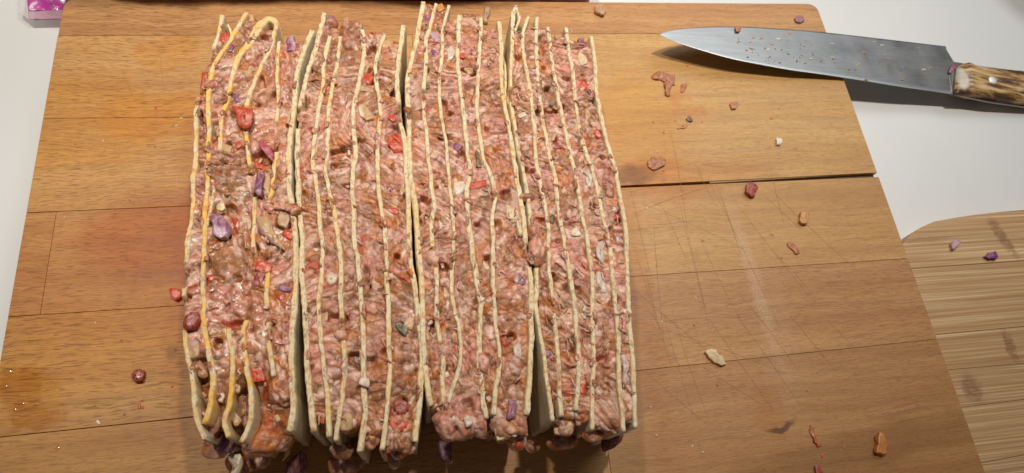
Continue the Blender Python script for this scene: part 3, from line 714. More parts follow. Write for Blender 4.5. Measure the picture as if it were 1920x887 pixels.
def meat_lump(px, py, rx, ry, z, parent, seed=0, rz=None, name='mince_lump'):
    """puffed clump of mince; sizes in photo pixels"""
    c = P(px, py, z); nr, nc = 26, 34
    th = np.linspace(.03, math.pi - .03, nr)[:, None]; ph = np.linspace(0, 2 * math.pi, nc, endpoint=False)[None, :]
    d = np.stack([np.sin(th) * np.cos(ph), np.sin(th) * np.sin(ph), np.cos(th) * np.ones_like(ph)], -1).reshape(-1, 3)
    sc = np.array([rx * PX, ry * PX, (rz if rz else min(rx, ry) * .55) * PX])
    p = c + d * sc; p += d * (fbm(p, 130, seed, 2) * .0018 + fbm(p, 75, seed + 3, 2) * .35 * min(rx, ry) * PX)[:, None]
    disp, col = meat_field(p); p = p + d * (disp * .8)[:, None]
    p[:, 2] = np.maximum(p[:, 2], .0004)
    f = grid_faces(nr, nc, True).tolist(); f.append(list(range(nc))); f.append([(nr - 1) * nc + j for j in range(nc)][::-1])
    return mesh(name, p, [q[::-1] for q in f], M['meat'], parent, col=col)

# ------------------------------------------------------------------ diced pieces
CO = dict(onion=(.55, .34, .165), paleonion=(.74, .60, .46), purple=(.23, .065, .16), lilac=(.52, .34, .42), red=(.60, .050, .016), deep=(.30, .022, .016), green=(.060, .085, .018),
          garlic=(.80, .66, .36), seed=(.80, .64, .33), brown=(.40, .17, .07), orange=(.60, .23, .05), white=(.80, .76, .66), magenta=(.42, .05, .10), dark=(.10, .035, .03))
def puff(name, poly_px, z, thick, col, parent=None, col2=None, side=(1, 0), split=.0, dome=.14, seed=0, zref=None, smoothpts=True, mat=None, tilt=(0, 0)):
    """rounded prism over an outline traced in the photo: z is its upper face"""
    if parent is not None and abs(z - HF) < .0024: z -= .0014
    zr = z if zref is None else zref
    pl = np.array([P(x, y, zr)[:2] for x, y in poly_px])
    a = sum(pl[i][0] * pl[(i + 1) % len(pl)][1] - pl[(i + 1) % len(pl)][0] * pl[i][1] for i in range(len(pl)))
    if a < 0: pl = pl[::-1]
    # corner cutting once keeps facets but rounds the tips
    q = []
    for i in range(len(pl)):
        b, c_ = pl[i], pl[(i + 1) % len(pl)]; q += [b * .90 + c_ * .10, b * .5 + c_ * .5, b * .10 + c_ * .90]
    pl = np.array(q); cen = pl.mean(0); n = len(pl)
    rings = [(.84, -1), (.98, -.85), (1.0, -.5), (1.0, -.16), (.975, -.04), (.92, .02), (.5, .06), (.2, .08)]
    V = []
    size = np.abs(pl - cen).max()
    for s, t in rings:
        for r in pl:
            w = cen + (r - cen) * s
            zz = z + (t * thick if t < 0 else t * size * dome)
            zz += (w - cen) @ np.array(tilt) * (1 if t > -.9 else 0)
            V.append((w[0], w[1], zz))
    V = np.array(V); V += np.c_[fbm(V, 260, seed, 2), fbm(V, 260, seed + 1, 2), fbm(V, 260, seed + 2, 2) * .45] * size * .27
    V = np.vstack([V, [[cen[0], cen[1], z + .15 * size * dome + (0)]]])
    f = grid_faces(len(rings), n, True).tolist(); lr = (len(rings) - 1) * n
    for i in range(n): f.append([lr + i, lr + (i + 1) % n, len(V) - 1])
    f.append(list(range(n))[::-1])
    C = np.tile(np.array(col, float), (len(V), 1))
    if col2 is not None:
        sd = np.array(side, float); sd /= np.linalg.norm(sd)
        k = ((V[:, :2] - cen) @ sd) / size; w = sstep(k, split - .12, split + .12)[:, None]
        C = C * (1 - w) + np.array(col2) * w
    C *= (1 + .16 * fbm(V, 300, seed + 7, 2))[:, None]
    return mesh(name, V, f, mat or M['piece'], parent, col=np.clip(C, .005, .95))

def quad(px, py, l, w, ang, jit=.15, rs=None):
    rs = rs or random
    ca, sa = math.cos(ang), math.sin(ang); out = []
    for a, b in ((-1, -.8), (-.2, -1), (.9, -.9), (1, .1), (.85, .9), (-.1, 1), (-1, .8)):
        a += rs.uniform(-jit, jit); b += rs.uniform(-jit, jit)
        out.append((px + (a * l * ca - b * w * sa) / 2, py + (a * l * sa + b * w * ca) / 2))
    return out

STACKS = {}
labs = {'1': 'leftmost layered tortilla stack, orange stained strips with glossy coarse chunks of onion and red pepper',
        '2': 'second tortilla stack from the left, pink mince with a green leaf bit near its end',
        '3': 'third tortilla stack from the left, pink lump and yellow seed at its near end',
        '4': 'rightmost layered tortilla stack, brown shredded mince between strips fanning to the right'}
names = 'abcdef'
ENDS = {'1': [(60, 782), (35, 786), (50, 794), (75, 808), (75, 818)], '2': [(40, 790), (45, 796), (35, 802), (60, 824), (75, 838)],
        '3': [(8, 772), (15, 775), (28, 812), (25, 800), (45, 822)], '4': [(45, 782), (40, 782), (48, 790), (58, 802), (72, 798)]}
for s in '1234':
    pa, pb = T[s + 'a'], T[s + 'f']
    mx = (P(*pa[len(pa) // 2], HF) + P(*pb[len(pb) // 2], HF)) / 2
    root = thing('layered_tortilla_stack', (mx[0], .16, 0), labs[s], 'stuffed tortilla', 'mince and tortilla stacks standing side by side on the board')
    STACKS[s] = root
    for i, c in enumerate(names):
        k = s + c
        if k in ('1c', '1d'): continue
        strip_mesh(T[k], WID.get(k, 8), DIP.get(k, []), STAIN.get(k, .22), root, ord(c) * 7 + int(s) * 31, flare={'1b': 5, '1a': 2, '2f': 0}.get(k, 0))
    for i in range(5):
        fpx, npx = ENDS[s][i]
        dr = {'1': [(640, .016), (690, .010), (680, .017), (650, .018), (700, .010)], '4': [(700, .008), None, None, None, None], '3': [None, None, None, (720, .010), None]}.get(s)
        band(s + names[i], s + names[i + 1], root, fpx, npx, 5 + i + int(s) * 9, dr[i] if dr else None)
R1, R2, R3, R4 = (STACKS[k] for k in '1234')
# one tortilla folded over at the far end (its two legs are strips c and d)
fold = T['1c'][::-1] + Z(1, [(605, 98), (632, 108)]) + T['1d']
nfold = len(fold)
def dips_both(): return []
def fw(s): return 1 + 1.15 * np.exp(-((s - .455) / .035) ** 2) + .25 * np.exp(-((s - .40) / .03) ** 2)
# dips are given per leg, so the fold is built as two legs that meet in the bend
legc = T['1c'][::-1] + Z(1, [(600, 100), (628, 108), (645, 128)])
strip_mesh(legc, 8.5, DIP['1c'] + [], 1.3, R1, 301, wfun=lambda s: 1 + .95 * np.exp(-((s - .93) / .07) ** 2), flare=0)
strip_mesh(T['1d'], 8, DIP['1d'], 1.1, R1, 305, flare=5)
strip_mesh(Z(8, [(425, 225), (447, 330), (430, 470), (400, 590), (385, 700), (370, 780)]), 5, [], .6, R1, 311, zoff=-.0008)
strip_mesh(Z(1, [(365, 115), (385, 150), (380, 190)]), 5, [], .2, R1, 312, zoff=-.004)
strip_mesh(Z(4, [(672, 30), (690, 85), (685, 125), (668, 175)]), 6, [], .15, R4, 313)
strip_mesh(Z(4, [(672, 30), (652, 85), (650, 130), (655, 170)]), 6, [], .15, R4, 314)
strip_mesh(Z(4, [(575, 170), (618, 330), (620, 470), (622, 560)]), 6, [], .2, R3, 315, zoff=-.006)
strip_mesh(Z(5, [(683, 400), (690, 440), (697, 478)]), 9, [], .25, R3, 316, zoff=.001)

# pieces traced from the photo: outline given by centre, length, width, angle
def qd(root, kind, px, py, l, w, ang=0, z=None, th=.004, c2=None, side=(1, 0), split=0., seed=None, name=None):
    nm = name or {'onion': 'onion_piece', 'paleonion': 'onion_piece', 'purple': 'onion_piece', 'lilac': 'onion_piece', 'red': 'pepper_piece', 'deep': 'pepper_piece', 'magenta': 'onion_piece',
                  'green': 'herb_leaf', 'garlic': 'garlic_piece', 'seed': 'chilli_seed', 'white': 'fat_piece', 'brown': 'onion_piece', 'orange': 'pepper_piece'}[kind]
    zz = HF + .0012 if z is None else z
    return puff(nm, quad(px, py, l, w, math.radians(ang)), zz, th, CO[kind], root, CO[c2] if c2 else None, side, split, seed=int(px + py) if seed is None else seed)
puff('pepper_piece', [(435, 198), (455, 200), (477, 202), (474, 220), (465, 236), (455, 239), (446, 230)], HF + .0035, .006, (.52, .055, .022), R1, dome=.25, seed=3)
qd(R1, 'red', 383, 150, 30, 12, 102, HF - .001); qd(R1, 'red', 422, 70, 20, 14, 120); qd(R1, 'red', 448, 78, 14, 12, 30, HF)
qd(R1, 'onion', 471, 42, 26, 14, 95, HF - .004, c2='purple', side=(1, .2), split=.5); qd(R1, 'onion', 456, 66, 24, 16, 20, HF + .0005, c2='purple', side=(.3, -1), split=.5)
qd(R1, 'purple', 433, 90, 18, 7, 108, HF + .0015); qd(R1, 'onion', 464, 133, 30, 27, 30, HF + .0005); qd(R1, 'onion', 456, 165, 20, 14, 60, HF); qd(R1, 'purple', 445, 183, 18, 12, 95, HF + .001)
qd(R1, 'onion', 478, 105, 24, 12, 60, HF - .001)
qd(R1, 'purple', 545, 82, 32, 15, 80, HF + .002, c2='lilac', side=(1, .3), split=.1)
puff('onion_piece', [(527, 232), (534, 192), (541, 205), (546, 232)], HF + .0003, .004, CO['onion'], R1, seed=8)
puff('onion_piece', [(484, 265), (493, 264), (513, 288), (514, 300), (505, 298), (492, 280)], HF + .003, .004, CO['magenta'], R1, seed=9)
qd(R1, 'onion', 424, 278, 20, 13, 10, HF + .0005); qd(R1, 'red', 445, 268, 20, 16, 60, HF); qd(R1, 'red', 495, 314, 36, 14, 10, HF - .0005)
qd(R1, 'purple', 486, 347, 46, 15, 93, HF + .0028, c2='lilac', side=(1, 0), split=.35); qd(R1, 'onion', 499, 345, 44, 12, 93, HF + .0015)
puff('chilli_seed', [(405, 385), (412, 379), (421, 382), (423, 390), (415, 396), (405, 393)], HF + .004, .003, CO['seed'], R1, seed=12)
puff('onion_piece', [(391, 402), (404, 397), (419, 402), (428, 425), (426, 441), (411, 449), (400, 435)], HF + .0035, .005, (.27, .10, .20), R1, CO['lilac'], (-.3, -1), .1, seed=13)
qd(R1, 'onion', 453, 418, 38, 34, 80, HF + .0008); puff('onion_piece', [(484, 408), (496, 408), (512, 425), (520, 445), (530, 463), (532, 467), (512, 456), (495, 444), (485, 430)], HF + .002, .005, CO['onion'], R1, CO['purple'], (-.7, -.6), .25, seed=14)
qd(R1, 'onion', 531, 410, 28, 24, 110, HF + .001, c2='lilac', side=(1, .2), split=.6); qd(R1, 'red', 541, 440, 22, 18, 20, HF + .001)
qd(R1, 'deep', 486, 522, 36, 20, 100, HF + .0015); qd(R1, 'red', 492, 500, 30, 22, 20, HF + .0018); qd(R1, 'purple', 534, 541, 22, 13, 10, HF + .0015)
qd(R1, 'onion', 440, 565, 30, 22, 85, HF + .0005, c2='lilac', side=(-1, 0), split=.6); qd(R1, 'red', 356, 533, 18, 9, 110, HF)
puff('pepper_piece', [(341, 604), (346, 590), (360, 582), (373, 586), (375, 598), (366, 612), (350, 617), (342, 612)], HF + .003, .007, CO['deep'], R1, seed=20)
puff('pepper_piece', [(316, 545), (321, 539), (332, 539), (340, 546), (339, 557), (330, 563), (320, 558)], HF - .010, .006, CO['red'], R1, seed=21)
qd(R1, 'onion', 361, 654, 38, 24, 80, HF + .001, c2='lilac', side=(0, 1), split=.5); qd(R1, 'brown', 375, 690, 36, 20, 60, HF - .004); qd(R1, 'onion', 440, 815 - 30, 26, 20, 60, HF - .008)
qd(R1, 'green', 405, 671, 10, 8, 20, HF + .0012); qd(R1, 'white', 408, 664, 14, 8, 10, HF + .001); qd(R1, 'red', 420, 683, 24, 12, 5, HF)
qd(R1, 'deep', 530, 620, 36, 26, 80, HF + .0005); qd(R1, 'red', 480, 700, 34, 22, 75, HF - .002); qd(R1, 'onion', 533, 757, 36, 22, 0, HF - .006); qd(R1, 'onion', 447, 770, 28, 26, 120, HF - .014)
qd(R1, 'paleonion', 415, 745, 20, 12, 110, HF - .005); qd(R1, 'onion', 445, 728, 15, 10, 90, HF - .003); qd(R1, 'deep', 430, 790, 30, 16, 80, HF - .012)
for a in ((545, 395, 24, 12), (357, 508, 14, 18), (515, 385, 22, 18)): meat_lump(*a, HF - .0015, R1, seed=a[0], rz=9)
for a in ((430, 340, 34, 36), (432, 498, 32, 40), (497, 620, 24, 36), (400, 165, 14, 20), (492, 190, 18, 30)): meat_lump(*a, HF - .0035, R1, seed=a[0], rz=16)
meat_lump(510, 795, 30, 42, HF - .015, R1, seed=77, rz=18); meat_lump(505, 828, 44, 24, HF - .016, R1, seed=78, rz=24); meat_lump(528, 735, 20, 26, HF - .004, R1, seed=79, rz=14)
meat_lump(405, 838, 24, 20, .035, R1, seed=81); meat_lump(470, 862, 40, 26, .022, R1, seed=82); meat_lump(400, 790, 14, 30, HF - .014, R1, seed=83, rz=20)
puff('tortilla_flap', [(430, 850), (448, 846), (455, 862), (446, 900), (434, 905), (436, 872)], .034, .004, (.62, .53, .36), R1, seed=84)
puff('onion_piece', [(535, 872), (560, 845), (577, 868), (560, 900), (530, 897)], .020, .005, (.16, .04, .07), R1, seed=85)
puff('onion_piece', [(395, 812), (425, 806), (440, 825), (430, 848), (404, 842)], .040, .006, (.20, .07, .12), R1, seed=86)
puff('tortilla_flap', [(536, 850), (541, 832), (543, 850), (533, 864), (528, 866)], .030, .002, (.68, .58, .40), R1, seed=87)

# stack 2
qd(R2, 'onion', 535 + 20, 45 + 30, 1, 1) if False else None
qd(R2, 'purple', 622, 33, 12, 10, 20, HF + .0012); qd(R2, 'onion', 648, 40, 14, 9, 80, HF); qd(R2, 'brown', 625, 75, 12, 10, 60, HF - .001)
qd(R2, 'red', 689, 147, 20, 16, 30, HF + .001); qd(R2, 'onion', 683, 127, 18, 12, 10, HF + .0005); qd(R2, 'onion', 688, 168, 24, 8, 5, HF + .0005)
puff('onion_piece', [(672, 200), (683, 193), (700, 212), (702, 224), (688, 227), (675, 215)], HF + .001, .005, CO['onion'], R2, CO['paleonion'], (-1, 0), .3, seed=30)
qd(R2, 'deep', 697, 70, 18, 14, 60, HF); qd(R2, 'deep', 739, 88, 22, 10, 100, HF); qd(R2, 'onion', 727, 85, 20, 16, 60, HF); qd(R2, 'onion', 728, 170, 22, 10, 100, HF + .0005)
qd(R2, 'red', 742, 270, 36, 20, 70, HF + .0015); qd(R2, 'red', 735, 220, 16, 12, 20, HF + .001); qd(R2, 'deep', 677, 306, 18, 12, 50, HF); qd(R2, 'onion', 632, 330, 24, 14, 95, HF + .0005, c2='lilac', side=(-1, 0), split=.5)
qd(R2, 'onion', 655, 238, 18, 16, 50, HF); qd(R2, 'paleonion', 649, 300, 14, 12, 30, HF + .0005); qd(R2, 'red', 738, 395, 22, 12, 10, HF + .0008); qd(R2, 'onion', 742, 380, 18, 12, 40, HF + .0008)
qd(R2, 'onion', 754, 350, 34, 8, 95, HF, c2='purple', side=(1, 0), split=.3); qd(R2, 'purple', 738, 352, 18, 10, 120, HF); qd(R2, 'brown', 700, 435, 28, 16, 100, HF - .001)
puff('onion_piece', [(610, 517), (622, 509), (632, 517), (630, 531), (618, 536), (611, 527)], HF + .0012, .004, (.62, .48, .32), R2, seed=31)
qd(R2, 'paleonion', 615, 382, 16, 10, 40, HF); qd(R2, 'onion', 633, 400, 20, 14, 30, HF); qd(R2, 'deep', 663, 600, 30, 16, 80, HF + .0005); qd(R2, 'onion', 608, 590, 30, 20, 100, HF - .0005)
puff('herb_leaf', [(741, 608), (748, 602), (757, 609), (765, 620), (761, 630), (748, 621)], HF + .0015, .002, CO['green'], R2, seed=32)
qd(R2, 'onion', 767, 605, 26, 16, 110, HF + .001); qd(R2, 'paleonion', 683, 716, 22, 18, 10, HF + .003, th=.003); qd(R2, 'onion', 650, 790, 30, 20, 80, HF + .0005)
puff('onion_piece', [(636, 790), (650, 768), (662, 790), (655, 806), (640, 805)], HF + .001, .005, CO['onion'], R2, seed=33)
qd(R2, 'onion', 630, 725, 24, 14, 100, HF - .001); qd(R2, 'red', 605, 785, 22, 8, 95, HF); qd(R2, 'deep', 752, 762, 30, 24, 40, HF + .0005); qd(R2, 'red', 745, 797, 34, 24, 20, HF + .0005); qd(R2, 'purple', 770, 815, 24, 18, 60, HF - .004)
qd(R2, 'onion', 730, 828, 24, 14, 20, HF - .006); qd(R2, 'purple', 757, 500, 26, 14, 80, HF - .0005); qd(R2, 'brown', 703, 735, 20, 14, 110, HF - .003)
for a in ((572, 222, 22, 18), (690, 510, 20, 40), (655, 80, 18, 26), (640, 630, 14, 18), (620, 45, 16, 12), (765, 215, 10, 18)): meat_lump(*a, HF - .0018, R2, seed=a[0], rz=9)
meat_lump(745, 832, 20, 26, HF - .012, R2, seed=91, rz=18); meat_lump(640, 840, 22, 16, HF - .024, R2, seed=92, rz=12); meat_lump(690, 822, 20, 20, HF - .006, R2, seed=93, rz=16); meat_lump(655, 868, 34, 24, .018, R2, seed=94)
meat_lump(740, 855, 12, 22, HF - .02, R2, seed=95, rz=12)
# stack 3
qd(R3, 'purple', 802, 32, 24, 14, 100, HF + .0005); qd(R3, 'orange', 826, 14, 14, 14, 60, HF); qd(R3, 'green', 823, 55, 12, 9, 20, HF + .0008); qd(R3, 'lilac', 816, 70, 20, 10, 60, HF + .001)
puff('onion_piece', [(838, 92), (846, 84), (852, 98), (848, 112), (840, 112)], HF + .001, .004, (.66, .54, .44), R3, seed=41)
qd(R3, 'purple', 815, 98, 18, 7, 40, HF + .001); qd(R3, 'red', 867, 103, 10, 10, 20, HF + .0008); qd(R3, 'green', 803, 163, 8, 6, 40, HF + .001); qd(R3, 'onion', 811, 138, 12, 16, 30, HF)
qd(R3, 'onion', 915, 118, 26, 20, 90, HF); qd(R3, 'onion', 880, 130, 20, 16, 70, HF - .001); qd(R3, 'purple', 857, 274, 18, 14, 45, HF + .0012); qd(R3, 'onion', 818, 283, 30, 14, 95, HF + .0005, c2='lilac', side=(1, 0), split=.3)
puff('herb_leaf', [(893, 281), (899, 286), (900, 304), (902, 313), (894, 309), (892, 295)], HF + .0015, .002, CO['green'], R3, seed=42)
qd(R3, 'red', 897, 345, 34, 14, 165, HF + .001); puff('onion_piece', [(852, 342), (868, 338), (874, 346), (870, 362), (856, 366), (850, 356)], HF + .001, .004, CO['paleonion'], R3, CO['purple'], (1, -.5), .6, seed=43)
puff('onion_piece', [(822, 408), (838, 402), (845, 410), (844, 432), (828, 438), (820, 425)], HF + .0005, .005, (.64, .50, .34), R3, CO['lilac'], (-1, 0), .7, seed=44)
puff('garlic_piece', [(948, 385), (962, 388), (974, 398), (970, 412), (955, 410), (949, 400)], HF + .0012, .004, (.68, .54, .33), R3, seed=45)
qd(R3, 'purple', 975, 524, 22, 16, 40, HF + .0008, c2='lilac', side=(-1, 0), split=.2); qd(R3, 'onion', 908, 502, 26, 18, 60, HF); qd(R3, 'deep', 900, 480, 14, 10, 30, HF + .0005); qd(R3, 'onion', 837, 550, 20, 14, 90, HF)
puff('onion_piece', [(962, 648), (974, 642), (982, 655), (975, 670), (963, 668)], HF + .001, .004, (.64, .50, .38), R3, seed=46)
qd(R3, 'paleonion', 944, 755 - 30, 16, 14, 30, HF); qd(R3, 'purple', 959, 768, 34, 16, 105, HF + .002); qd(R3, 'deep', 968, 788, 14, 10, 20, HF - .001); qd(R3, 'lilac', 940, 750, 16, 22, 80, HF - .001)
puff('chilli_seed', [(930, 812), (938, 805), (950, 806), (953, 815), (946, 824), (934, 825)], HF - .001, .004, CO['seed'], R3, seed=47)
qd(R3, 'onion', 828, 765, 26, 16, 0, HF - .002); qd(R3, 'onion', 966, 815, 30, 14, 120, HF - .008); qd(R3, 'purple', 842, 592, 16, 12, 100, HF); qd(R3, 'red', 826, 617, 12, 8, 0, HF)
for a in ((820, 485, 22, 22), (832, 660, 20, 16), (955, 560, 26, 24), (985, 372, 16, 8), (925, 150, 20, 34), (880, 380, 10, 14), (905, 700, 20, 40)): meat_lump(*a, HF - .0018, R3, seed=a[0], rz=9)
meat_lump(856, 795, 38, 30, HF - .004, R3, seed=101, rz=22); meat_lump(942, 795, 22, 20, HF - .006, R3, seed=102, rz=14); meat_lump(968, 825, 16, 16, HF - .014, R3, seed=103, rz=16)
qd(R3, 'paleonion', 878, 790, 20, 14, 60, HF + .0035)
puff('onion_piece', [(822, 828), (846, 826), (846, 868), (826, 862)], .030, .006, (.15, .05, .10), R3, seed=104)
# stack 4
qd(R4, 'green', 973, 55, 11, 11, 0, HF + .001); qd(R4, 'onion', 996, 130, 20, 14, 110, HF + .0005, c2='lilac', side=(0, -1), split=.3); qd(R4, 'green', 1034, 193, 14, 8, 60, HF + .001); qd(R4, 'onion', 1040, 250, 28, 12, 110, HF + .0005)
puff('garlic_piece', [(1082, 100), (1090, 97), (1099, 106), (1100, 118), (1090, 122), (1083, 112)], HF + .0012, .004, (.72, .55, .32), R4, seed=51)
qd(R4, 'purple', 1091, 80, 20, 10, 80, HF + .0005); qd(R4, 'onion', 1102, 215, 24, 12, 80, HF + .0005); qd(R4, 'red', 1096, 160, 20, 12, 30, HF + .0005); qd(R4, 'purple', 1105, 175, 12, 12, 30, HF); qd(R4, 'red', 1121, 250, 20, 10, 60, HF + .001); qd(R4, 'deep', 1043, 273, 18, 12, 50, HF + .0008)
qd(R4, 'paleonion', 978, 215, 16, 9, 160, HF + .001); qd(R4, 'onion', 1018, 305, 22, 10, 95, HF, c2='purple', side=(-.5, -1), split=.3); qd(R4, 'onion', 1030, 375, 22, 14, 80, HF); qd(R4, 'onion', 1069, 355, 22, 12, 80, HF - .001)
puff('onion_piece', [(1097, 322), (1104, 316), (1110, 332), (1110, 350), (1102, 352), (1096, 340)], HF + .001, .004, (.62, .50, .40), R4, CO['lilac'], (1, 0), .4, seed=52)
puff('onion_piece', [(1121, 455), (1128, 449), (1135, 462), (1134, 488), (1128, 493), (1120, 478)], HF + .001, .004, (.64, .54, .46), R4, CO['lilac'], (1, 0), .5, seed=53)
puff('onion_piece', [(1119, 512), (1126, 507), (1134, 525), (1136, 550), (1130, 552), (1121, 530)], HF + .001, .004, (.62, .52, .44), R4, CO['lilac'], (1, 0), .5, seed=54)
puff('garlic_piece', [(1070, 438), (1077, 426), (1091, 437), (1090, 442), (1072, 443)], HF + .0018, .003, (.85, .76, .52), R4, seed=55)
qd(R4, 'onion', 1082, 452, 22, 10, 80, HF + .0004); qd(R4, 'green', 1034, 410, 18, 8, 90, HF + .0005); qd(R4, 'green', 1047, 553, 12, 8, 80, HF + .0005); qd(R4, 'onion', 1093, 583, 26, 12, 90, HF + .0008, c2='paleonion'); qd(R4, 'white', 1150, 391, 10, 8, 40, HF + .001)
qd(R4, 'red', 1157, 406, 10, 12, 80, HF + .001); qd(R4, 'lilac', 1158, 445, 26, 9, 80, HF, c2='purple', side=(1, 0), split=.4); qd(R4, 'purple', 1025, 660, 20, 14, 50, HF); qd(R4, 'onion', 1033, 665, 26, 14, 80, HF - .0005)
puff('onion_piece', [(1169, 668), (1176, 664), (1180, 690), (1178, 715), (1172, 727), (1170, 700)], HF + .0015, .004, (.60, .50, .46), R4, CO['lilac'], (1, 0), .3, seed=56)
qd(R4, 'red', 1066, 733, 24, 16, 80, HF + .0005); qd(R4, 'red', 1094, 730, 22, 11, 100, HF + .0005); qd(R4, 'purple', 1098, 615, 12, 10, 60, HF); qd(R4, 'onion', 1068, 800, 22, 14, 80, HF - .004); qd(R4, 'onion', 1045, 808, 16, 12, 80, HF - .006)
puff('onion_piece', [(1130, 828), (1150, 812), (1170, 806), (1168, 824), (1150, 838), (1132, 848)], .030, .005, (.17, .025, .035), R4, seed=57)
for a in ((1008, 470, 17, 34), (985, 178, 16, 16), (999, 484, 20, 17), (1002, 440, 12, 26), (1030, 590, 10, 14), (1140, 350, 9, 26)): meat_lump(*a, HF - .0012, R4, seed=a[0], rz=10)
meat_lump(1060, 800, 18, 16, HF - .008, R4, seed=111, rz=14); meat_lump(1110, 815, 26, 14, HF - .014, R4, seed=112, rz=16); meat_lump(1055, 830, 30, 12, .03, R4, seed=113, rz=18); meat_lump(1000, 835, 14, 10, .03, R4, seed=114)

# more small diced bits scattered through each filling
rr = random.Random(42)
for s in '1234':
    for i in range(5):
        ya, xa = xline(s + names[i]); yb, xb_ = xline(s + names[i + 1])
        fpx, npx = ENDS[s][i]
        for k in range(15):
            row = rr.uniform(fpx + 12, npx - 25); y = P(700, row, HF)[1]; u = rr.uniform(.22, .78)
            x = np.interp(y, ya, xa) * (1 - u) + np.interp(y, yb, xb_) * u
            # back to a photo position
            w = MC.T @ np.array([x, y, HF - HC]); px = 960 + F * w[0] / -w[2]; py = 443.5 - F * w[1] / -w[2]
            kind = rr.choice(['onion', 'onion', 'paleonion', 'brown', 'lilac', 'deep', 'purple', 'onion', 'paleonion', 'brown', 'onion', 'brown', 'onion', 'onion'])
            sz = rr.uniform(7, 15)
            c2 = 'lilac' if kind == 'onion' and rr.random() < .3 else None
            qd(STACKS[s], kind, px, py, sz, sz * rr.uniform(.45, .8), rr.uniform(0, 180), HF + rr.uniform(-.0020, -.0004), .003, c2=c2, side=(rr.uniform(-1, 1), rr.uniform(-1, 1)), split=.3)

def smears(root, s, seed):
    rq = random.Random(seed); V, Fc, CC, nv = [], [], [], 0
    nr, nc = 7, 12
    for c_ in names:
        pl = resample([P(x, y, HF)[:2] for x, y in T[s + c_]], .001); n = len(pl)
        for k in range(6 if c_ in 'af' else 11):
            i = rq.randrange(6, int(n * .93)); outer = c_ in 'af'
            sd = {'a': 1, 'f': -1}.get(c_, rq.choice([-1, 1])); tang_ = pl[i + 1] - pl[i - 1]; tang_ /= np.linalg.norm(tang_) + 1e-9; nn = np.array([-tang_[1], tang_[0]])
            if nn[0] < 0: nn = -nn
            rx, ry = rq.uniform(.0008, .0017) * (.8 if outer else 1), rq.uniform(.0012, .0036)
            cen = pl[i] + nn * sd * rq.uniform(.0004, .0013)
            th = np.linspace(.05, math.pi * .55, nr)[:, None]; ph = np.linspace(0, 2 * math.pi, nc, endpoint=False)[None, :]
            a = (np.sin(th) * np.cos(ph)).ravel() * rx; b = (np.sin(th) * np.sin(ph)).ravel() * ry; zz = (np.cos(th) * np.ones_like(ph)).ravel() * .0006
            p = np.c_[cen[0] + nn[0] * a + tang_[0] * b, cen[1] + nn[1] * a + tang_[1] * b, HF + .0001 + zz + rq.uniform(-.0002, .0003)]
            p += np.c_[fbm(p, 420, 5, 2), fbm(p, 420, 6, 2), fbm(p, 600, 7, 2) * .4] * .0019
            _, col = meat_field(p); V.append(p); CC.append(col); Fc += [q[::-1] for q in (grid_faces(nr, nc, True) + nv).tolist()]; Fc.append([nv + j for j in range(nc)]); nv += len(p)
    tag(mesh('mince_smears', np.vstack(V), Fc, M['meat'], root, col=np.vstack(CC)), kind='stuff')
for s in '1234': smears(STACKS[s], s, int(s) * 13)

# shredded fibres and strings of fat: one joined part per stack
def tube(pts, r):
    pts = resample(pts, .0008); n = len(pts)
    d = np.gradient(pts, axis=0); d /= np.linalg.norm(d, axis=1)[:, None]
    a = np.cross(d, [0, 0, 1.]); a /= np.linalg.norm(a, axis=1)[:, None] + 1e-9; b = np.cross(a, d)
    rad = r * np.sin(np.linspace(.12, math.pi - .12, n)) ** .5
    return np.stack([pts + (a * math.cos(t) + b * math.sin(t)) * rad[:, None] for t in np.linspace(0, 2 * math.pi, 5, endpoint=False)], 1).reshape(-1, 3), n
for s in '1234':
    V, Fc, CC, nv = [], [], [], 0
    nfib = {'1': 30, '2': 90, '3': 110, '4': 230}[s]
    ya, xa = xline(s + 'a'); yb, xb_ = xline(s + 'f')
    for k in range(nfib):
        row = rr.uniform(50, 790); y = P(700, row, HF)[1]; u = (rr.randrange(5) + rr.uniform(.25, .75)) / 5
        x = np.interp(y, ya, xa) * (1 - u) + np.interp(y, yb, xb_) * u
        ang = rr.gauss(math.pi / 2 + .5, .7); L = rr.uniform(.003, .007); z = HF + rr.uniform(-.0014, .0002)
        pts = []
        for t in np.linspace(-.5, .5, 4):
            pts.append((x + math.cos(ang) * L * t + rr.gauss(0, .0005), y + math.sin(ang) * L * t + rr.gauss(0, .0005), z + .0006 * math.cos(t * 3) + rr.gauss(0, .0004)))
        v, n = tube(np.array(pts), rr.uniform(.00022, .0006))
        V.append(v); Fc += (grid_faces(n, 5, True) + nv).tolist(); nv += len(v)
        cc = [PALE, PINK, TAN, BROWN, PEACH][rr.choice([0, 1, 2, 4, 4, 2, 0])]; CC.append(np.tile(cc * rr.uniform(.8, 1.15), (len(v), 1)))
    tag(mesh('meat_fibres', np.vstack(V), Fc, M['meat'], STACKS[s], col=np.vstack(CC)), kind='stuff')

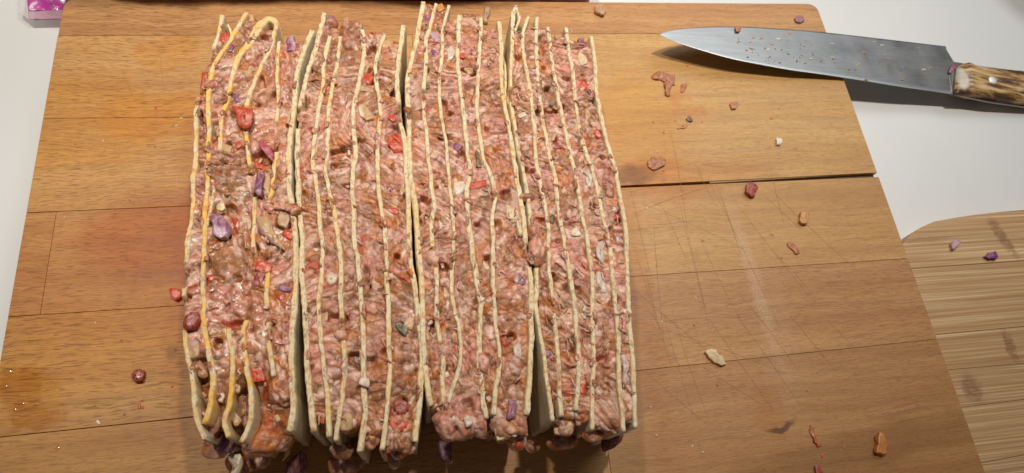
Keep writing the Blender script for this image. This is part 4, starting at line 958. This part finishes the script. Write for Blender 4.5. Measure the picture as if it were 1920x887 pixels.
# ------------------------------------------------------------------ knife (tip on the board side, handle sloping down to the counter)
def kz(x): return .0032 + (.3672 - x) * .100
def K(px, py, dz=0):
    z = .0
    for _ in range(12): z = kz(P(px, py, z)[0]) + dz
    return P(px, py, z)
knife = thing('chef_knife', K(1600, 110), 'large stained steel kitchen knife with stag horn handle reaching past the right edge', 'knife')
sp = [(1235, 65), (1262, 57), (1300, 53), (1350, 51), (1400, 52), (1440, 54), (1500, 58), (1545, 62), (1600, 68), (1660, 75), (1720, 82), (1772, 88)]
ed = [(1236, 66), (1262, 77), (1310, 93), (1370, 110), (1430, 122), (1480, 131), (1530, 138), (1578, 145), (1630, 153), (1690, 163), (1740, 170), (1786, 177)]
NB = 60
a = resample([K(*p) for p in sp], .001); b = resample([K(*p) for p in ed], .001)
def rs(c, n):
    L = np.r_[0, np.cumsum(np.linalg.norm(np.diff(c, axis=0), axis=1))]; s = np.linspace(0, L[-1], n); return np.stack([np.interp(s, L, c[:, j]) for j in range(3)], 1)
a, b = rs(a, NB), rs(b, NB)
V = []
us = [0, .03, .2, .4, .6, .8, .935, .95, .975, 1.0]
for i in range(NB):
    th = .0011 * min(1, .35 + i / 25)
    for u in us:
        t = th * (1 - .55 * u) if u < .94 else th * .45 * (1 - (u - .935) / .065)
        if u == 0: t *= .8
        q = a[i] * (1 - u) + b[i] * u; V.append((q[0], q[1], q[2] + max(t, .00008)))
nb = len(us); base = len(V)
for i in range(NB):
    th = .0011 * min(1, .35 + i / 25)
    for u in us:
        t = th * (1 - .55 * u) if u < .94 else th * .45 * (1 - (u - .935) / .065)
        q = a[i] * (1 - u) + b[i] * u; V.append((q[0], q[1], q[2] - max(t, .00008)))
f = grid_faces(NB, nb).tolist(); f2 = [[x + base for x in q][::-1] for q in f]
side = []
for i in range(NB - 1):
    side.append([i * nb, base + i * nb, base + (i + 1) * nb, (i + 1) * nb][::-1]); j = nb - 1
    side.append([i * nb + j, base + i * nb + j, base + (i + 1) * nb + j, (i + 1) * nb + j])
for i in (0, NB - 1):
    for j in range(nb - 1): side.append([i * nb + j, i * nb + j + 1, base + i * nb + j + 1, base + i * nb + j])
faces = [q[::-1] for q in f + f2 + side]
me_b = mesh('blade', V, faces, M['steel'], knife, smooth=False)
me_b.data.materials.append(M['bright'])
for k, q in enumerate(me_b.data.polygons):
    if k < len(f) and (k % (nb - 1)) >= 6: q.material_index = 1
# heel towards the handle
def plate(name, px, dz0, dz1, mat, bev=.0004):
    pl = [K(x, y, dz0) for x, y in px]; ar = sum(pl[i][0] * pl[(i + 1) % len(pl)][1] - pl[(i + 1) % len(pl)][0] * pl[i][1] for i in range(len(pl)))
    if ar < 0: pl = pl[::-1]
    p2 = np.array([q[:2] for q in pl]); v, f = prism(p2, 0, 1, bev)
    v = np.array(v); # map z 0..1 with bevel kept
    zz = v[:, 2].copy(); up = zz > .5
    v[:, 2] = np.where(up, dz1 - (1 - zz), dz0 + zz); v[:, 2] += kz(v[:, 0])
    return mesh(name, v, f, mat, knife, smooth=False)
plate('tang', [(1768, 89), (1786, 118), (1850, 128), (2040, 150), (2110, 158), (2110, 228), (2040, 219.5), (1920, 203), (1850, 193), (1782, 178)], -.0009, .0009, M['steel'])
# horn scales, domed, above and below the tang
def scale_part(px_top, px_bot, sgn, hgt, off):
    n = 46; A = rs(resample([K(x, y, off) for x, y in px_top], .001), n); B = rs(resample([K(x, y, off) for x, y in px_bot], .001), n)
    prof = [(0, 0), (.01, .45), (.06, .78), (.16, .93), (.33, 1), (.5, 1.03), (.67, 1), (.84, .92), (.94, .75), (.99, .42), (1, 0)]
    V = []
    for i in range(n):
        e = min(1, .35 + (i / 3) * .65, .35 + ((n - 1 - i) / 3) * .65)
        for u, t in prof:
            q = A[i] * (1 - u) + B[i] * u
            z = q[2] - off + sgn * (.0009 + hgt * t * e); V.append((q[0], q[1], z))
    V = np.array(V); V[:, 2] += fbm(V, 130, 9, 3) * .0009 * (np.abs(V[:, 2] - kz(V[:, 0])) > .002)
    k = len(prof); f = grid_faces(n, k).tolist(); f.append(list(range(k))[::-1]); f.append([(n - 1) * k + j for j in range(k)])
    for i in range(n - 1): f.append([i * k, (i + 1) * k, (i + 1) * k + k - 1, i * k + k - 1])
    return mesh('handle_scale', V, [q[::-1] for q in f] if sgn > 0 else f, M['horn'], knife)
scale_part([(1795, 124), (1812, 119), (1832, 127), (1870, 131), (1920, 136), (2000, 146), (2090, 158)], [(1790, 176), (1830, 181), (1870, 187), (1920, 195), (2000, 207), (2090, 219)], 1, .0078, .003)
scale_part([(1795, 124), (1812, 122), (1832, 127), (1870, 131), (1920, 136), (2000, 146), (2090, 158)], [(1790, 179), (1830, 185), (1870, 191), (1920, 199), (2000, 211), (2090, 223)], -1, .0070, -.001)
def disc(px, py, r, dz, mat, name, parent):
    c = K(px, py, dz); V = []
    for k, (rr_, zz) in enumerate(((1, -.0012), (1, .0003), (.8, .0007), (.3, .0009))):
        for j in range(18): an = j / 18 * 2 * math.pi; V.append((c[0] + r * rr_ * math.cos(an), c[1] + r * rr_ * math.sin(an), c[2] + zz))
    f = grid_faces(4, 18, True).tolist(); f.append(list(range(54, 72)))
    return mesh(name, V, f, mat, parent)
disc(1861, 151, .0040, .0086, M['rivet'], 'rivet', knife); disc(2000, 175, .0030, .0088, M['rivet'], 'rivet', knife)

# food specks dried on the blade: nobody could count them
V, Fc, CC, nv = [], [], [], 0
rk = random.Random(8)
spots = [(1413, 70), (1428, 71), (1460, 73), (1510, 75), (1480, 62), (1409, 90), (1440, 93), (1478, 100), (1560, 82), (1562, 108), (1540, 114), (1500, 90), (1620, 98), (1670, 110), (1610, 120), (1655, 85), (1640, 78), (1520, 110), (1700, 100), (1445, 82), (1723, 90), (1745, 127), (1692, 149), (1732, 130), (1626, 148)]
for _ in range(60): 
    x = rk.uniform(1380, 1700); spots.append((x, 60 + (x - 1380) * .11 + rk.uniform(5, 48)))
for n_, (x, y) in enumerate(spots):
    big = 1 if n_ < 25 else .45
    c = K(x, y, .0012); L = rk.uniform(.0010, .0024) * big; w = L * rk.uniform(.25, .6); an = rk.gauss(-.1, .45)
    cc = rk.choice([(.62, .42, .22), (.62, .52, .40), (.60, .38, .18), (.68, .62, .54)])
    ring = 8
    for rad, zz in ((1, -.0003), (.75, .0002), (.3, .00035)):
        for j in range(ring):
            t = j / ring * 2 * math.pi; k = rad * rk.uniform(.75, 1.2)
            V.append((c[0] + k * (L * math.cos(t) * math.cos(an) - w * math.sin(t) * math.sin(an)), c[1] + k * (L * math.cos(t) * math.sin(an) + w * math.sin(t) * math.cos(an)), c[2] + zz)); CC.append(cc)
    Fc += (grid_faces(3, ring, True) + nv).tolist(); Fc.append([nv + 16 + j for j in range(8)]); nv += 24
tag(mesh('food_specks', V, Fc, M['piece'], None, col=np.array(CC)), 'tiny dried food specks smeared over the knife blade', 'food specks', kind='stuff')

# ------------------------------------------------------------------ crumbs lying about: each a thing
def crumb(name, poly, col, label, cat, z=.0035, th=None, group='scraps of filling dropped around the stacks', **k):
    z = z * .55
    o = puff(name, poly, z, th or max(.0006, z - .0001), col, None, zref=min(z, k.pop('zr', z)), seed=int(poly[0][0]) % 97, **k)
    return tag(o, label, cat, group)
def base0(z): return z
C_ = crumb
C_('pepper_scrap', [(246, 702), (250, 696), (262, 692), (271, 695), (272, 704), (266, 714), (256, 717), (251, 711)], CO['deep'], 'dark red pepper scrap alone on the board left of the stacks', 'pepper scrap', .006, dome=.6)
C_('pepper_scrap', [(258, 757), (262, 755), (264, 762), (262, 767), (258, 764)], CO['red'], 'tiny red speck below the dark red pepper scrap on the left', 'pepper scrap', .0015)
C_('fat_scrap', [(181, 786), (184, 787), (188, 795), (185, 796), (181, 791)], CO['white'], 'thin pale fat curl near the lower left of the board', 'fat scrap', .001)
C_('pepper_scrap', [(289, 201), (293, 200), (295, 204), (291, 206)], CO['red'], 'tiny red speck on the wet patch at the upper left', 'pepper scrap', .0008)
C_('onion_scrap', [(1119, 9), (1126, 5), (1134, 8), (1138, 18), (1134, 26), (1122, 25), (1116, 18)], (.48, .29, .15), 'translucent onion cube near the far edge, right of the stacks', 'onion scrap', .006)
C_('onion_scrap', [(910, 12), (918, 11), (919, 28), (915, 42), (908, 38)], (.50, .34, .22), 'slim onion sliver on the board behind the third stack', 'onion scrap', .006)
C_('onion_scrap', [(1491, 33), (1497, 29), (1506, 31), (1509, 38), (1502, 42), (1493, 40)], (.30, .12, .20), 'purple onion bit near the far right corner of the beech board', 'onion scrap', .003)
C_('onion_scrap', [(1224, 143), (1232, 137), (1246, 135), (1260, 140), (1263, 152), (1262, 166), (1254, 178), (1246, 181), (1250, 170), (1252, 156), (1246, 148), (1232, 149), (1225, 148)], (.40, .12, .035), 'curved brown onion skin lying right of the stacks below the knife tip', 'onion scrap', .0022)
C_('onion_scrap', [(1279, 158), (1287, 156), (1289, 163), (1283, 171), (1276, 173)], (.42, .12, .03), 'small brown bit just right of the curved onion skin', 'onion scrap', .0018)
C_('pepper_scrap', [(1287, 222), (1293, 216), (1299, 226), (1295, 228)], CO['dark'], 'dark charred triangle below the curved onion skin', 'pepper scrap', .002)
C_('onion_scrap', [(1268, 240), (1278, 232), (1290, 230), (1290, 236), (1280, 240), (1270, 243)], (.50, .17, .05), 'orange brown smear bit below the dark triangle', 'onion scrap', .0012)
C_('onion_scrap', [(1369, 194), (1374, 190), (1382, 190), (1385, 196), (1381, 203), (1373, 204)], (.45, .15, .06), 'round translucent bit in the middle of the right board below the blade', 'onion scrap', .003)
C_('pepper_scrap', [(1444, 219), (1450, 218), (1451, 222), (1446, 224)], CO['orange'], 'tiny orange speck between the round bit and the white cube', 'pepper scrap', .001)
C_('garlic_scrap', [(1456, 258), (1466, 259), (1468, 266), (1463, 271), (1457, 270)], CO['white'], 'small white garlic cube on the right of the board', 'garlic scrap', .004)
C_('onion_scrap', [(1217, 302), (1225, 294), (1238, 293), (1248, 298), (1248, 308), (1238, 316), (1224, 319), (1217, 313)], (.38, .12, .04), 'glossy brown onion bit beside the open board joint near the stacks', 'onion scrap', .003)
C_('pepper_scrap', [(1400, 343), (1406, 339), (1418, 344), (1421, 354), (1416, 368), (1408, 369), (1400, 360)], CO['deep'], 'dark red pepper cube just below the open joint on the right', 'pepper scrap', .006)
C_('pepper_scrap', [(1502, 400), (1508, 396), (1517, 398), (1519, 408), (1514, 419), (1505, 420), (1501, 412)], (.58, .27, .08), 'peach coloured block right of the dark red pepper cube', 'pepper scrap', .006)
C_('onion_scrap', [(1475, 455), (1487, 455), (1495, 464), (1500, 474), (1492, 476), (1484, 466)], (.45, .15, .05), 'shredded brown bit below the peach block', 'onion scrap', .002)
C_('garlic_scrap', [(1323, 658), (1330, 655), (1342, 656), (1348, 664), (1358, 672), (1361, 681), (1354, 684), (1342, 678), (1330, 670)], (.72, .58, .34), 'pale cream garlic sliver in the lower middle of the right board', 'garlic scrap', .005)
C_('pepper_scrap', [(1519, 794), (1524, 800), (1532, 822), (1541, 836), (1536, 839), (1524, 828), (1520, 812)], (.46, .12, .05), 'wet reddish strand near the bottom right of the board', 'pepper scrap', .0022)
C_('pepper_scrap', [(1539, 852), (1543, 851), (1545, 855), (1541, 858)], CO['red'], 'tiny red dot under the wet reddish strand', 'pepper scrap', .001)
C_('pepper_scrap', [(1529, 872), (1534, 870), (1541, 884), (1549, 892), (1540, 896), (1532, 890)], CO['deep'], 'dark red glossy scrap cut by the bottom edge of the picture', 'pepper scrap', .004)
C_('pepper_scrap', [(1647, 818), (1652, 812), (1661, 815), (1666, 835), (1664, 852), (1655, 855), (1643, 848), (1645, 830)], (.55, .19, .035), 'orange brown wedge near the bottom right of the beech board', 'pepper scrap', .007)
C_('onion_scrap', [(1447, 433), (1452, 436), (1450, 442), (1444, 440)], (.52, .28, .17), 'faint small shred left of the shredded brown bit', 'onion scrap', .0008)
def C2(name, poly, col, label, cat, zb, h):
    o = puff(name, poly, zb + h, h, col, None, seed=int(poly[0][0]) % 91); return tag(o, label, cat, 'scraps of filling dropped around the stacks')
C2('onion_scrap', [(1784, 455), (1790, 449), (1801, 450), (1801, 456), (1795, 464), (1788, 468)], CO['lilac'], 'pale lilac onion bit on the bamboo board', 'onion scrap', BZ, .003)
C2('onion_scrap', [(1849, 480), (1858, 474), (1868, 471), (1872, 480), (1871, 484), (1855, 485)], (.20, .03, .18), 'deep purple onion bit on the bamboo board', 'onion scrap', BZ, .003)
kp = K(1384, 53)
C2('mince_scrap', [(1379, 50), (1386, 47), (1391, 53), (1389, 59), (1381, 59)], CO['brown'], 'brown crumb clinging to the spine of the knife blade', 'mince scrap', kp[2] + .001, .002)
kp = K(1787, 130)
C2('onion_scrap', [(1780, 134), (1785, 121), (1793, 119), (1792, 130), (1784, 138)], (.20, .05, .13), 'purple onion shred stuck where the blade meets the handle', 'onion scrap', kp[2] + .001, .0025)

V, Fc, CC, nv = [], [], [], 0
for k in range(90):
    if k < 30: x, y = rk.uniform(120, 340), rk.uniform(180, 800)
    elif k < 60: x, y = rk.uniform(1190, 1330), rk.uniform(120, 860)
    else: x, y = rk.uniform(1200, 1600), rk.uniform(120, 860)
    c = P(x, y, 0); L = rk.uniform(.0003, .0009); cc = rk.choice([(.5, .16, .05), (.45, .10, .04), (.7, .55, .4), (.42, .2, .1), (.62, .3, .14)])
    for rad, zz in ((1.15, .00005), (.9, L * .35), (.4, L * .55)):
        for j in range(7):
            t = j / 7 * 2 * math.pi; q = rad * L * rk.uniform(.6, 1.3); V.append((c[0] + q * math.cos(t), c[1] + q * math.sin(t), zz)); CC.append(cc)
    Fc += (grid_faces(3, 7, True) + nv).tolist(); Fc.append([nv + 14 + j for j in range(7)]); nv += 21
tag(mesh('fine_debris', V, Fc, M['piece'], None, col=np.array(CC)), 'fine specks of sauce and mince sprinkled over the beech board', 'food specks', kind='stuff')

# water drops at the lower left
def drop(px, py, r, label):
    c = P(px, py, 0); V = []
    for t in np.linspace(0, math.pi / 2, 6):
        for j in range(16):
            a_ = j / 16 * 2 * math.pi; k = 1 + .18 * math.sin(2 * a_ + px); V.append((c[0] + r * math.cos(t) * math.cos(a_) * k, c[1] + r * math.cos(t) * math.sin(a_), .0001 + r * .36 * math.sin(t)))
    f = [q[::-1] for q in grid_faces(6, 16, True).tolist()]
    tag(mesh('water_drop', V, f, M['water']), label, 'water drop', 'water drops near the left edge of the board')
drop(15, 697, .0026, 'larger water drop highest by the left edge of the board')
drop(8, 725, .0022, 'water drop below the highest one at the left edge')
drop(39, 758, .0026, 'water drop right of the left edge above the long joint')
drop(29, 768, .0012, 'tiny water drop beside the one above the long joint')
drop(27, 786, .0011, 'lowest tiny water drop on the wet patch')
drop(68, 759, .0011, 'tiny water drop furthest right on the wet patch')
drop(108, 840, .0015, 'water drop below the long joint at the lower left')

# ------------------------------------------------------------------ things at the far edge
# clear packet with a magenta print, half under the frame
pk = thing('plastic_packet', P(75, 0, TZ), 'crumpled clear plastic packet with magenta print behind the left corner of the board', 'packet')
def sheet(name, corners, nx, ny, mat, amp, seed, zlift=0, parent=pk):
    c = [np.array(q, float) for q in corners]; V = []
    for j in range(ny):
        for i in range(nx):
            u, w = i / (nx - 1), j / (ny - 1); q = (c[0] * (1 - u) + c[1] * u) * (1 - w) + (c[3] * (1 - u) + c[2] * u) * w; V.append(q)
    V = np.array(V); V[:, 2] += np.abs(fbm(V, 40, seed, 3)) * amp + zlift
    bot = V.copy(); bot[:, 2] -= .0004
    f = grid_faces(ny, nx).tolist(); n = len(V)
    return mesh(name, np.vstack([V, bot]), f + [[x + n for x in q][::-1] for q in f], mat, parent)
zq = TZ + .008
sheet('printed_film', [P(54, 22, zq), P(118, 20, zq), P(140, -60, zq + .01), P(50, -60, zq + .01)], 30, 30, M['magenta'], .005, 3)
sheet('clear_seal', [P(32, 20, zq), P(54, 37, zq), P(52, -60, zq + .008), P(32, -60, zq + .008)], 14, 30, M['film'], .004, 5)
sheet('clear_seal', [P(54, 37, zq), P(116, 36, zq), P(118, 20, zq), P(54, 22, zq)], 24, 10, M['pinkfilm'], .003, 7)
# soft wrapped packet of mince standing beyond the far edge; its foot just enters the frame
bgx0, bgx1 = P(200, 0, 0)[0], P(1108, 0, 0)[0]
tr = thing('mince_packet', ((bgx0 + bgx1) / 2, topY + .06, TZ), 'pink film wrapped packet just beyond the far edge of the beech board', 'packet')
nx = 90; xs = np.linspace(bgx0, bgx1, nx); tops = np.interp(xs, [P(a, 0, 0)[0] for a in (190, 230, 330, 400, 560, 660, 720, 850, 930, 960, 1108)], [.06, .13, .155, .13, .11, .085, .13, .15, .10, .022, .02])
V = []
pf = [(0, 0), (.0005, .25), (0, .6), (.0005, .92), (.004, 1), (.05, .97), (.10, 1), (.12, .8), (.13, 0)]
for x, tp in zip(xs, tops):
    for yy, t in pf: V.append((x, topY + .0022 + yy + .003 * t, TZ + .0005 + t * (tp - TZ)))
V = np.array(V); V[:, 1] += np.abs(fbm(V, 55, 4, 3)) * .004; V[:, 2] += fbm(V, 45, 6, 2) * .006 * (V[:, 2] > 0)
f = grid_faces(nx, len(pf), True).tolist(); f.append(list(range(len(pf)))); f.append([(nx - 1) * len(pf) + j for j in range(len(pf))])
mesh('packet_body', V, f, M['pack'], tr)
# dark pan whose rim cuts the far right corner
pc = P(1990, -70, TZ); r0 = np.linalg.norm(P(1900, 0, TZ + .03)[:2] - P(1990, -70, TZ + .03)[:2])
pan = thing('metal_pan', (pc[0], pc[1], TZ), 'dark rounded metal pan at the far right corner of the counter', 'pan')
def lathe(name, prof, mat, n=64):
    V = []
    for r, z in prof:
        for j in range(n): a_ = j / n * 2 * math.pi; V.append((pc[0] + r * math.cos(a_), pc[1] + r * math.sin(a_), z))
    f = grid_faces(len(prof), n, True).tolist(); f.append(list(range(n))[::-1]); mesh(name, V, f, mat, pan)
lathe('pan_body', [(r0 * .85, TZ + .0005), (r0 * .93, TZ + .004), (r0 * .97, TZ + .027), (r0 * .95, TZ + .027), (r0 * .90, TZ + .006), (.001, TZ + .006)], M['pan'])
lathe('pan_rim', [(r0 * .945, TZ + .0272), (r0, TZ + .0275), (r0 * 1.005, TZ + .0295), (r0, TZ + .031), (r0 * .95, TZ + .030), (r0 * .945, TZ + .0272)], M['pan'])
for o in list(bpy.data.objects):
    if '_o' in o: del o['_o']
